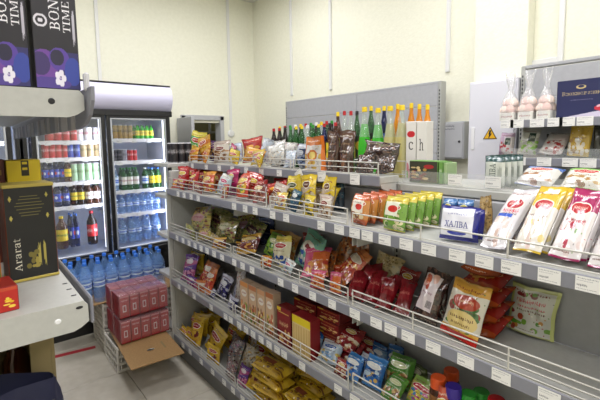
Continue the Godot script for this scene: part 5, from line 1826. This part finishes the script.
func jar(called, r, h, cap, key):
	var t = thing(called, "jar", "jar")
	obj("glass_body", lathe_mesh([[r * 0.8, h * 0.82], [r, h * 0.74], [r, h * 0.05], [r * 0.9, 0.0]], 14), M.brown_glass, t)
	obj("lid", lathe_mesh([[r * 0.82, h], [r * 0.9, h * 0.98], [r * 0.92, h * 0.8]], 14), cap, t)
	obj("label", lathe_mesh([[r * 1.015, h * 0.68], [r * 1.015, h * 0.15]], 14, face(key), false), card, t)
	return t

func fourth_shelf_goods():
	goods(S4, [
		["grain_bag", "yellow and black bag by the gondola end on fourth shelf", "bag", "bag", "yellow_black", 176, 188, 242, 1.24, 0.06, 8, 0, 3],
		["sweet_bag", "pink and purple sweet bag beside the yellow black bag", "bag", "bag", "pink_purple", 183, 195, 259, 1.165, 0.05, 20, 0, 8],
		["sweet_bag", "orange sweet bag beside the pink purple one", "bag", "bag", "orange_sweet", 193, 204, 266, 1.165, 0.05, 24, 6, -7],
		["sweet_bag", "orange sweet bag between an orange and a navy bag", "bag", "bag", "orange_sweet", 203, 213, 272, 1.165, 0.05, 26, -5, 8],
		["sweet_bag", "navy and white sweet bag beside the orange ones", "bag", "bag", "navy_white", 212, 222, 280, 1.165, 0.05, 26, 0, -6],
		["sweet_bag", "navy and white sweet bag before the white pasta", "bag", "bag", "navy_white", 222, 234, 286, 1.165, 0.05, 28, 4, 7],
		["silver_pack", "flat silver pack with black panel behind pink sweets", "pack", "slab", "silver_dark", 196, 212, -0.15, 1.24, 0.035, 50, 0, 0],
		["silver_pack", "flat silver pack with black panel behind navy sweets", "pack", "slab", "silver_dark", 214, 231, -0.15, 1.24, 0.035, 50, 0, 0],
		["pasta_bag", "white pasta bag between navy sweets and soup cartons", "bag", "bag", "pasta_white", 235, 244, 270, 1.19, 0.045, 6, 0, 0],
		["soup_carton", "upright food carton closest to the white pasta bag", "box", "carton", "soup_a", 244.5, 252.5, 281, 1.16, 0.05, 0, 0, 0],
		["soup_carton", "upright food carton second from the white pasta bag", "box", "carton", "soup_b", 253, 261, 285, 1.16, 0.05, 0, 0, 0],
		["soup_carton", "upright food carton third from the white pasta bag", "box", "carton", "soup_c", 261.5, 269.5, 289, 1.16, 0.05, 0, 0, 0],
		["soup_carton", "upright food carton beside the purple-lidded jar", "box", "carton", "soup_d", 270, 278, 292, 1.16, 0.05, 0, 0, 0],
		["biscuit_box", "dark red biscuit box beside the purple-lidded jar", "box", "carton", "biscuit_red", 282, 296, 307, 1.165, 0.06, 0, 0, 0],
		["biscuit_box", "biscuit box with a clear window and yellow edge", "box", "carton", "biscuit_window", 297, 316, 316, 1.165, 0.06, 0, 0, 0],
		["sky_pack", "small pale blue pack before the dark red boxes", "pack", "slab", "skyblue", 313, 331, -0.1, 1.155, 0.035, 46, 0, 8],
		["red_pack", "red biscuit pack lying beside the pale blue pack", "pack", "slab", "red_pack", 332, 352, -0.12, 1.22, 0.045, 56, 0, 0, 2, 0.0, 0.054, 0.0],
		["red_pack", "red biscuit pack lying behind the blue packs", "pack", "slab", "red_pack", 352, 370, -0.1, 1.3, 0.045, 46, 0, 0],
		["blue_pack", "bright blue biscuit pack beside the fence joint", "pack", "slab", "blue_pack", 343, 358, 359, 1.16, 0.045, 26, 0, 0],
		["blue_pack", "bright blue biscuit pack beside the green pack", "pack", "slab", "blue_pack", 359, 377, 362, 1.175, 0.045, 24, 0, 0],
		["blue_pack", "blue and white biscuit pack standing at the back", "pack", "slab", "blue_white", 372, 387, 345, 1.345, 0.045, 6, 0, 0],
		["blue_pack", "blue and white biscuit pack at the back beside its twin", "pack", "slab", "blue_white", 388, 402, 347, 1.345, 0.045, 6, 0, 0],
		["green_pack", "green biscuit pack beside the blue ones", "pack", "slab", "green_pack", 379, 403, 366, 1.22, 0.055, 30, 0, 4],
		["olive_bag", "olive brown bag behind the colourful bag", "bag", "bag", "olive_bag", 404, 424, 371, 1.31, 0.06, 16, 0, 3],
		["jolly_bag", "colourful yellow and pink bag before the spice jars", "bag", "bag", "jolly_bag", 402, 430, 388, 1.19, 0.06, 34, 0, -5],
		["green_pack", "second green biscuit pack low before the first", "pack", "slab", "green_pack", 381, 399, -0.1, 1.15, 0.045, 50, 0, -4],
	])
	# dark red boxes lying stacked behind
	for a in [[300, 321, 1.27, "behind the windowed box"], [323, 345, 1.28, "behind the pale blue pack"]]:
		for k in 4:
			var x: float = a[2]
			var za = z_at(a[0], x, S4 + 0.1)
			var zb = z_at(a[1], x, S4 + 0.1)
			var o = carton("biscuit_box", "biscuit_red", zb - za - 0.004, 0.052, 0.14)
			o.position = Vector3(x + 0.03, S4 + 0.002 + 0.054 * k, (za + zb) / 2)
			o.rotation.y = -PI / 2 + 0.05 * (k % 2)
			tag(o, "dark red biscuit box %s in the stack %s" % [["lowest", "second", "third", "topmost"][k], a[3]], "box")
	var j0 = jar("paste_jar", 0.034, 0.14, M.cap_purple, "yellowlabel")
	j0.position = Vector3(1.245, S4 + 0.001, z_at(287, 1.245, S4 + 0.05))
	tag(j0, "jar with purple lid between food cartons and dark red boxes", "jar")
	for a in [[251, 1.25, M.cap_blue, "blue", "white pasta bag"], [265, 1.26, M.cap_blue, "blue", "third food carton"]]:
		var j = jar("paste_jar", 0.03, 0.16, a[2], "whitelabel")
		j.position = Vector3(a[1], S4 + 0.001, z_at(a[0], a[1], S4 + 0.06))
		tag(j, "jar with a %s lid behind the food cartons near the %s" % [a[3], a[4]], "jar")
	for a in [[438, 1.2, M.cap_orange, 377, "orange-lidded jar in front of another orange-lidded jar"], [451, 1.29, M.cap_orange, 370, "orange-lidded jar behind another orange-lidded jar"], [453, 1.19, M.cap_purple, 386, "purple-lidded spice jar beside the orange-lidded jars"], [468, 1.22, M.cap_green, 393, "green-lidded spice jar beside the purple-lidded jar"], [481, 1.27, M.cap_green, 391, "green-lidded spice jar standing further back"], [496, 1.23, M.cap_red, 399, "red-lidded spice jar beside the green lids"]]:
		var z = z_at(a[0], a[1], S4 + 0.1)
		var h = y_at(a[3], a[1], z) - S4
		var j = jar("spice_jar", 0.029, h, a[2], "spice")
		j.position = Vector3(a[1], S4 + 0.001, z)
		tag(j, a[4], "jar")
	heap(S4, [
		["sweet_bag", "yellow_black", 190, 195, 250, 1.29, "yellow and black bag at the back by the silver packs"],
		["sweet_bag", "pink_purple", 187, 196, 277, 1.146, "pink bag low at the wire before the purple sweets"],
		["sweet_bag", "navy_white", 205, 214, 289, 1.146, "navy bag low at the wire before the orange sweets"],
		["sweet_bag", "jolly_bag", 411, 427, 380, 1.27, "yellow pink bag between olive bag and jars"],
		["sweet_bag", "orange_sweet", 198, 207, 282, 1.146, "orange bag low at the wire beside the pink ones"],
		["sweet_bag", "navy_white", 227, 236, 298, 1.146, "navy bag low at the wire by the white pasta"],
		["sky_pack", "blue_white", 300, 312, 338, 1.146, "pale blue pack low before the windowed biscuit box"],
		["red_pack", "red_pack", 334, 345, 362, 1.146, "red pack low beside the bright blue packs"],
		["blue_pack", "skyblue", 362, 374, 352, 1.3, "pale blue pack behind the bright blue packs"],
		["olive_bag", "red_yellow", 428, 440, 388, 1.145, "red yellow bag low before the jars"],
	])

func bottom_shelf_goods():
	goods(S5, [
		["yellow_bag", "yellow candy bag first by the gondola end at the bottom", "bag", "bag", "yellow_bag", 180, 195, 310, 1.23, 0.08, 12, 0, 10],
		["yellow_bag", "yellow candy bag low before the end-most yellow one", "bag", "bag", "yellow_bag", 178, 188, 328, 1.16, 0.06, 22, 0, -8],
		["yellow_bag", "narrow yellow candy bag between two wider yellow ones", "bag", "bag", "yellow_bag", 194, 204, 321, 1.17, 0.06, 20, 6, 9],
		["yellow_bag", "yellow candy bag tilted beside the narrow yellow one", "bag", "bag", "yellow_bag", 205, 219, 331, 1.17, 0.06, 18, -4, -12],
		["yellow_bag", "yellow candy bag at the back of the bottom shelf", "bag", "bag", "yellow_bag", 204, 219, 318, 1.31, 0.07, 10, 0, 8],
		["yellow_bag", "yellow candy bag at the back above mixed sweets", "bag", "bag", "yellow_bag", 224, 239, 328, 1.3, 0.07, 16, 0, -8],
		["sweet_bag", "clear bag of mixed sweets beside the yellow candy bags", "bag", "bag", "mixed_sweets", 221, 234, 347, 1.18, 0.07, 28, 0, 6],
		["sweet_bag", "clear bag of pale sweets beside the mixed sweets", "bag", "bag", "white_sweets", 235, 249, 354, 1.19, 0.07, 26, 4, -8],
		["yellow_bag", "tall yellow bag behind the clear sweets", "bag", "bag", "yellow_bag", 256, 270, 341, 1.33, 0.06, 6, 0, 6],
		["yellow_bag", "yellow bag lying before the stacked yellow packs", "bag", "bag", "yellow_bag", 246, 259, 368, 1.16, 0.06, 36, 0, 8],
	])
	heap(S5, [
		["yellow_bag", "yellow_bag", 190, 201, 305, 1.33, "yellow candy bag far back beside the end-most one"],
		["yellow_bag", "yellow_bag", 197, 209, 316, 1.26, "yellow candy bag behind the narrow yellow one"],
		["yellow_bag", "yellow_bag", 186, 196, 330, 1.15, "small yellow candy bag low at the bottom wire"],
		["yellow_bag", "yellow_bag", 214, 226, 336, 1.25, "yellow candy bag between the tilted one and mixed sweets"],
		["sweet_bag", "pale_blue", 199, 207, 342, 1.146, "small pale blue bag low at the bottom wire"],
		["sweet_bag", "mixed_sweets", 229, 241, 338, 1.27, "clear mixed sweets behind the pale sweets"],
		["sweet_bag", "white_sweets", 243, 255, 342, 1.28, "clear pale sweets at the back of the bottom shelf"],
		["yellow_bag", "yellow_bag", 208, 218, 346, 1.146, "yellow bag low before the tilted yellow candy bag"],
		["sweet_bag", "mixed_sweets", 226, 236, 362, 1.146, "mixed sweets low at the bottom wire"],
		["sweet_bag", "pink_purple", 236, 245, 368, 1.146, "pink bag low before the pale sweets"],
		["yellow_bag", "yellow_bag", 243, 254, 332, 1.34, "yellow candy bag far back behind the pale sweets"],
	])
	# stacked yellow packs
	var names := ["lowest", "second", "third", "topmost"]
	for a in [[261, 287, 1.19, 4, "beside the clear sweets"], [276, 299, 1.32, 4, "at the back of the bottom shelf"], [291, 316, 1.2, 3, "under the shelf of dark red boxes"], [304, 328, 1.32, 4, "close to the back panel"], [320, 346, 1.2, 3, "under the shelf of blue packs"]]:
		var x: float = a[2]
		var za = z_at(a[0], x, S5 + 0.1)
		var zb = z_at(a[1], x, S5 + 0.1)
		var mesh = pouch_mesh((zb - za) * 0.98, 0.12, 0.058, face("yellow_pack"), 900 + a[0], "slab", 0.5)
		for k in a[3]:
			var o = obj("yellow_pack", mesh, film)
			o.basis = Basis(Vector3.UP, -PI / 2 + 0.08 * (k % 2) - 0.04) * Basis(Vector3.RIGHT, -PI / 2)
			o.position = Vector3(x - 0.06, S5 + 0.034 + 0.061 * k, (za + zb) / 2)
			tag(o, "yellow pack lying %s in the stack %s" % [names[k] if k < a[3] - 1 else "topmost", a[4]], "pack")

# ------------------------------------------------------------------ drinks and goods at the wall
func tin(called, r, h, key):
	return obj(called, lathe_mesh([[r * 0.84, h], [r * 0.9, h * 0.985], [r, h * 0.93], [r, h * 0.06], [r * 0.88, 0.0]], 14, face(key)), card)

func bottle(called, r, h, m, cap, key, shape = "round"):
	var t = thing(called, "bottle", "bottle")
	var prof
	if shape == "cone":
		prof = [[r * 0.32, h * 0.94], [r * 0.35, h * 0.87], [r * 0.55, h * 0.74], [r * 0.84, h * 0.56], [r, h * 0.43], [r, h * 0.04], [r * 0.9, 0.0]]
	else:
		prof = [[r * 0.38, h * 0.95], [r * 0.42, h * 0.87], [r * 0.66, h * 0.79], [r * 0.98, h * 0.69], [r, h * 0.6], [r, h * 0.05], [r * 0.88, 0.0]]
	if shape == "cone":
		# clear neck above, drink below
		obj("neck", lathe_mesh(prof.slice(0, 4), 14, Rect2(0, 0, 1, 1), false), M.pale_glass, t)
		obj("body", lathe_mesh([[r * 0.53, h * 0.75]] + prof.slice(3), 14), m, t)
	else:
		obj("body", lathe_mesh(prof, 14), m, t)
	obj("cap", lathe_mesh([[r * 0.34, h], [r * 0.4, h * 0.99], [r * 0.42, h * 0.93]], 12), cap, t)
	if key != "":
		obj("label", lathe_mesh([[r * 1.015, h * 0.6], [r * 1.015, h * 0.25]], 14, face(key), false), card, t)
	return t

func wall_goods():
	var y := FAR + 0.001
	# small bottles at the far end, two deep, then taller ones towards the pillar
	var rng := RandomNumberGenerator.new()
	rng.seed = 5
	var lot := []
	for k in 12:
		var px := 274.0 + 5.6 * k
		var m = [M.cola, M.green_glass, M.green_glass, M.pale_glass, M.brown_glass, M.navy_drink][[0, 0, 0, 1, 2, 1, 3, 1, 2, 5, 0, 4][k]]
		var c = [M.cap_red, M.cap_red, M.cap_black, M.cap_green, M.cap_yellow, M.cap_yellow, M.cap_white, M.cap_green, M.cap_yellow, M.cap_red, M.cap_black, M.cap_red][k]
		lot.append([px, 1.612, 128.5 - 0.55 * k, m, c, ["colalabel", "darklabel", "yellowlabel", "whitelabel"][k % 4], "round", "small %s bottle with %s cap in the near row on the gondola top" % [["cola", "cola", "cola", "green", "green", "green", "clear", "green", "green", "navy", "cola", "brown"][k], ["red", "red", "black", "green", "yellow", "yellow", "white", "green", "yellow", "red", "black", "red"][k]]])
	for k in 12:
		var px := 280.0 + 5.2 * k
		lot.append([px, 1.685, 126.5 - 0.6 * k, [M.green_glass, M.cola, M.pale_glass][k % 3], [M.cap_yellow, M.cap_red, M.cap_green, M.cap_white][k % 4], ["yellowlabel", "whitelabel", "darklabel"][k % 3], "round", "small %s bottle with %s cap in the far row on the gondola top" % [["green", "cola", "clear"][k % 3], ["yellow", "red", "green", "white"][k % 4]]])
	for a in [[338, 1.63, 112, M.brown_glass, M.cap_yellow, "darklabel", "round", "brown bottle with yellow cap above the brown pouches"], [344.5, 1.685, 111, M.pale_glass, M.cap_red, "whitelabel", "round", "pale bottle with red cap above the brown pouches"], [351, 1.63, 111, M.pale_glass, M.cap_red, "yellowlabel", "round", "pale bottle with red cap and yellow label above the pouches"], [357, 1.685, 111, M.green_glass, M.cap_black, "darklabel", "round", "dark green bottle with black cap beside the bright green lemonade"],
			[364.5, 1.612, 107, M.lime, M.cap_yellow, "", "cone", "bright green conical lemonade bottle closest to the dark green bottle"], [378, 1.612, 108, M.lime, M.cap_yellow, "", "cone", "bright green conical lemonade bottle beside the pale pear ones"], [390, 1.612, 106, M.pear, M.cap_yellow, "", "cone", "pale yellow conical lemonade bottle beside the bright green ones"], [401.63, 1.612, 105, M.pear, M.cap_yellow, "", "cone", "pale yellow conical lemonade bottle beside the white cartons"],
			[371, 1.69, 106, M.green_glass, M.cap_yellow, "darklabel", "round", "green bottle with yellow cap behind the green lemonade"], [384, 1.69, 106, M.navy_drink, M.cap_yellow, "bluelabel", "round", "dark blue bottle with yellow cap between lemonades"], [397.5, 1.69, 104, M.orange_juice, M.cap_yellow, "orangelabel", "round", "orange bottle with yellow cap behind the pale lemonades"], [411, 1.692, 103, M.orange_juice, M.cap_yellow, "darklabel", "round", "orange bottle with dark label behind the white cartons"], [419, 1.692, 104, M.orange_juice, M.cap_yellow, "darklabel", "round", "orange bottle with dark label over the lettered cartons"], [427, 1.692, 104.5, M.orange_juice, M.cap_yellow, "orangelabel", "round", "orange bottle closest to the end of the bottles"]]:
		lot.append(a)
	for a in lot:
		var z = z_at(a[0], a[1], 1.6)
		var h = y_at(a[2], a[1], z) - y
		var r := 0.0335 if a[6] == "cone" else 0.0225
		var o = bottle("lemonade_bottle" if a[6] == "cone" else "drink_bottle", r, h, a[3], a[4], a[5], a[6])
		o.position = Vector3(a[1], y, z)
		o.rotation.y = rng.randf() * TAU
		tag(o, a[7], "bottle", "small bottles on the gondola top" if a[7].begins_with("small") else "")
	for a in [["juice_c", 409.5, 419.5, "white fruit carton lettered c beside the pale lemonade"], ["juice_h", 420, 430, "white fruit carton lettered h at the end of the bottles"]]:
		var x := 1.615
		var za = z_at(a[1], x, 1.6)
		var zb = z_at(a[2], x, 1.6)
		var o = carton("fruit_carton", a[0], zb - za, y_at(121.5, x, (za + zb) / 2) - y, 0.055)
		o.position = Vector3(x, y, (za + zb) / 2)
		o.rotation.y = -PI / 2
		tag(o, a[3], "carton")
	# cellophane bags with pale sweets on the upper wall shelf
	var k := 0
	for a in [[501.5, 518.5, 76, "beside the electric cabinet"], [519.5, 537, 72, "between its two lookalikes"], [538, 554, 70, "beside the blue chocolate box"]]:
		var x := 2.46
		var za = z_at(a[0], x, 1.72)
		var zb = z_at(a[1], x, 1.72)
		cello_bag(Vector3(x, 1.698, (za + zb) / 2), (zb - za) * 0.94, y_at(a[2], x, (za + zb) / 2) - 1.7, k, "clear cellophane bag of pale sweets with ruffled top " + a[3])
		k += 1
	var za2 = z_at(557, 2.46, 1.72)
	var ch = thing("chocolate_box", "dark blue chocolate box with gold script and berries", "box", Vector3(2.46, 1.698, za2 + 0.17))
	ch.rotation = Vector3(0, -PI / 2, 0)
	obj("carton", box_mesh(Vector3(0.34, 0.195, 0.035), 0.003, face("chocbox"), side("chocbox"), Vector3(0, 0.0975, 0)), card, ch)
	obj("lid_edge", box_mesh(Vector3(0.342, 0.197, 0.006), 0.001, side("chocbox"), side("chocbox"), Vector3(0, 0.0985, -0.012)), card, ch)
	goods(1.491, [
		["sweet_pack", "pale pink pack with a dark green square by the cabinet", "pack", "slab", "wallpink", 498, 513, 134, 2.5, 0.04, 8, 0, -3],
		["sweet_pack", "pale green pack with a dark green square on wall shelf", "pack", "slab", "wallgreen", 517, 536, 130, 2.5, 0.04, 10, 0, -6],
		["sweet_pack", "pink and white pack leaning low on the wall shelf", "pack", "slab", "wallred", 538, 562, -0.16, 2.46, 0.04, 45, 0, -6],
		["sweet_pack", "yellow pack with pale pictures on the wall shelf", "pack", "slab", "wallyellow", 566, 589, 122, 2.48, 0.04, 8, 0, -4],
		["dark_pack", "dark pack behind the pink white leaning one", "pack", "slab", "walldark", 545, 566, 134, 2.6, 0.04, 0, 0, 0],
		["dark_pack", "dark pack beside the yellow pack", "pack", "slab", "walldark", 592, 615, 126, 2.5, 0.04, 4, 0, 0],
	])

func cello_bag(at, w, h, sd, label):
	var t = thing("cellophane_bag", label, "bag", at)
	t.rotation.y = -PI / 2
	obj("card_tray", box_mesh(Vector3(w * 0.9, 0.045, 0.09), 0.002, face("whitelabel"), side("whitelabel"), Vector3(0, 0.024, 0)), card, t)
	var s = lathe_mesh([[0.002, 0.044], [0.015, 0.037], [0.025, 0.022], [0.028, 0.008], [0.022, 0.0]], 12)
	for a in [[-0.24, 0.02, 0], [0.1, 0.02, 1], [0.3, -0.02, 0], [-0.1, -0.025, 1]]:
		obj("sweet", s, M.zefir if a[2] == 0 else M.zefir_pink, t, Vector3(a[0] * w, 0.048, a[1]))
	for a in [[-0.1, 0.01, 1], [0.2, 0.0, 0]]:
		obj("sweet", s, M.zefir if a[2] == 0 else M.zefir_pink, t, Vector3(a[0] * w, 0.088, a[1]))
	var b := MB.new()
	var p := []
	var q := []
	var rows := [[1.0, 0.62, 0.5], [0.92, 0.5, 0.36], [0.8, 0.36, 0.24], [0.68, 0.24, 0.2], [0.6, 0.4, 0.34], [0.5, 0.74, 0.7], [0.38, 0.95, 0.96], [0.2, 1.0, 1.0], [0.0, 1.0, 1.0]]
	for r in rows.size():
		var row := []
		var qq := []
		for c in 29:
			var g := TAU * c / 28.0
			var rad := 1.0 / pow(pow(absf(cos(g)), 3.0) + pow(absf(sin(g)), 3.0), 1.0 / 3.0)
			var ruf: float = 1.0 + (0.26 if rows[r][0] > 0.55 else 0.04) * sin(g * 7.0 + r * 0.8 + sd) + (0.12 if rows[r][0] > 0.55 else 0.02) * sin(g * 13.0 - r + sd * 2.0)
			row.append(Vector3(sin(g) * w * 0.5 * rows[r][1] * rad * ruf, rows[r][0] * h + 0.002 + (0.02 * sin(g * 3.0 + sd) if r == 0 else 0.0), cos(g) * 0.05 * rows[r][2] * rad * ruf))
			qq.append(Vector2(c / 28.0, r / 8.0))
		p.append(row)
		q.append(qq)
	b.grid(p, q)
	obj("cellophane", b.done(), M.cello, t)

func cooler_goods():
	# [kind, print or drink, from column, to column, how many, height, radius, shelf height, name, label, cap, label print]
	var zf := CZ - 0.13
	var rows := [
		["tin", "can_red", 50, 74, 4, 0.115, 0.03, 1.627, "red cola can on the uppermost shelf over the other red cans"],
		["tin", "can_white", 79, 97, 3, 0.115, 0.03, 1.627, "white and red can on the uppermost cooler shelf"],
		["tin", "can_red", 46, 65, 4, 0.118, 0.03, 1.488, "red cola can on the second shelf of the cooler"],
		["tin", "can_blue", 70, 77, 2, 0.118, 0.03, 1.488, "blue can between red and beige cans in the cooler"],
		["tin", "can_beige", 83, 98, 3, 0.118, 0.03, 1.488, "beige can beside the blue cans in the cooler"],
		["round", M.navy_drink, 46, 62, 4, 0.18, 0.03, 1.29, "dark blue bottle in the third cooler shelf row", M.cap_blue, "bluelabel"],
		["round", M.brown_glass, 67.5, 67.5, 1, 0.18, 0.03, 1.29, "single brown bottle beside the mint cans in the cooler", M.cap_yellow, "yellowlabel"],
		["tin", "can_mint", 74, 96, 4, 0.15, 0.03, 1.29, "tall mint green can on the third cooler shelf"],
		["round", M.navy_drink, 58, 66, 2, 0.18, 0.03, 1.09, "dark bottle on the fourth cooler shelf by the gift box", M.cap_black, "bluelabel"],
		["round", M.cola, 74, 81, 2, 0.18, 0.03, 1.09, "dark bottle with yellow label on the fourth cooler shelf", M.cap_yellow, "yellowlabel"],
		["round", M.brown_glass, 89, 97, 2, 0.175, 0.03, 1.09, "brown bottle with pale label on the fourth cooler shelf", M.cap_green, "whitelabel"],
		["round", M.brown_glass, 62, 62, 1, 0.27, 0.042, 0.738, "large brown bottle on the cooler floor shelf", M.cap_yellow, "yellowlabel"],
		["round", M.navy_drink, 72, 77, 2, 0.28, 0.036, 0.738, "large dark blue cola bottle on the cooler floor shelf", M.cap_blue, "bluelabel"],
		["round", M.cola, 92, 92, 1, 0.29, 0.04, 0.738, "large cola bottle with red label standing alone", M.cap_red, "colalabel"],
		["tin", "can_gold", 115, 130, 4, 0.125, 0.025, 1.64, "gold can on the top shelf beside the lime bottles"],
		["round", M.lime, 137, 151, 4, 0.125, 0.026, 1.64, "small lime green bottle beside the gold cans", M.cap_green, "yellowlabel"],
		["tin", "can_dark", 114, 120, 2, 0.105, 0.026, 1.443, "dark can on the half-empty cooler shelf"],
		["tin", "can_grey", 124, 127, 1, 0.105, 0.026, 1.443, "grey can between dark and red cans in the cooler"],
		["tin", "can_red", 131, 135, 2, 0.1, 0.022, 1.443, "red can on the half-empty cooler shelf"],
		["round", M.water, 115, 115, 1, 0.2, 0.03, 1.181, "clear bottle beside the dark green bottles in the cooler", M.cap_white, "water"],
		["round", M.green_glass, 124, 136, 3, 0.2, 0.031, 1.181, "dark green water bottle in the cooler", M.cap_green, "whitelabel"],
		["round", M.green_glass, 145, 145, 1, 0.195, 0.028, 1.181, "dark green bottle with white cap standing apart in the cooler", M.cap_white, "water"],
		["round", M.green_glass, 152, 158, 2, 0.19, 0.028, 1.181, "dark green bottle beside the cooler's lit edge", M.cap_blue, "yellowlabel"],
		["water", M.water_blue, 115, 157, 7, 0.18, 0.028, 0.971, "blue water bottle on the fourth shelf behind the glass door"],
		["water", M.water, 114, 132, 3, 0.23, 0.031, 0.705, "clear water bottle on the cooler's lowest shelf"],
		["water", M.water_blue, 138, 157, 3, 0.23, 0.031, 0.705, "blue water bottle on the cooler's lowest shelf"],
	]
	for r in rows:
		if r[4] > 1:
			var gap: float = (x_at(r[3], zf, r[7]) - x_at(r[2], zf, r[7])) / (r[4] - 1)
			r[6] = minf(r[6], gap * 0.49)
		for deep in (2 if r[4] > 1 else 1):
			var proto = null
			for k in r[4]:
				var px: float = r[2] if r[4] == 1 else lerpf(r[2], r[3], float(k) / (r[4] - 1))
				var z := zf - 0.085 * deep
				var x = x_at(px, zf, r[7] + r[5] * 0.5) + 0.0 * deep
				var o
				if proto == null:
					if r[0] == "tin":
						proto = tin("drink_can", r[6], r[5], r[1])
					elif r[0] == "water":
						proto = water_bottle("water_bottle", r[6], r[5], r[1], M.cap_blue)
					else:
						proto = bottle("drink_bottle", r[6], r[5], r[1], r[9], r[10])
					o = proto
				else:
					o = proto.duplicate()
					o.name = numbered("drink_can" if r[0] == "tin" else "water_bottle" if r[0] == "water" else "drink_bottle")
					add_child(o)
				o.position = Vector3(x, r[7] + 0.0015, z)
				o.rotation.y = 0.8 * k + deep
				var lab: String = r[8] if deep == 0 else r[8] + ", second row back"
				tag(o, lab, "can" if r[0] == "tin" else "bottle", ("cooler drinks: " + lab) if r[4] > 1 else "")
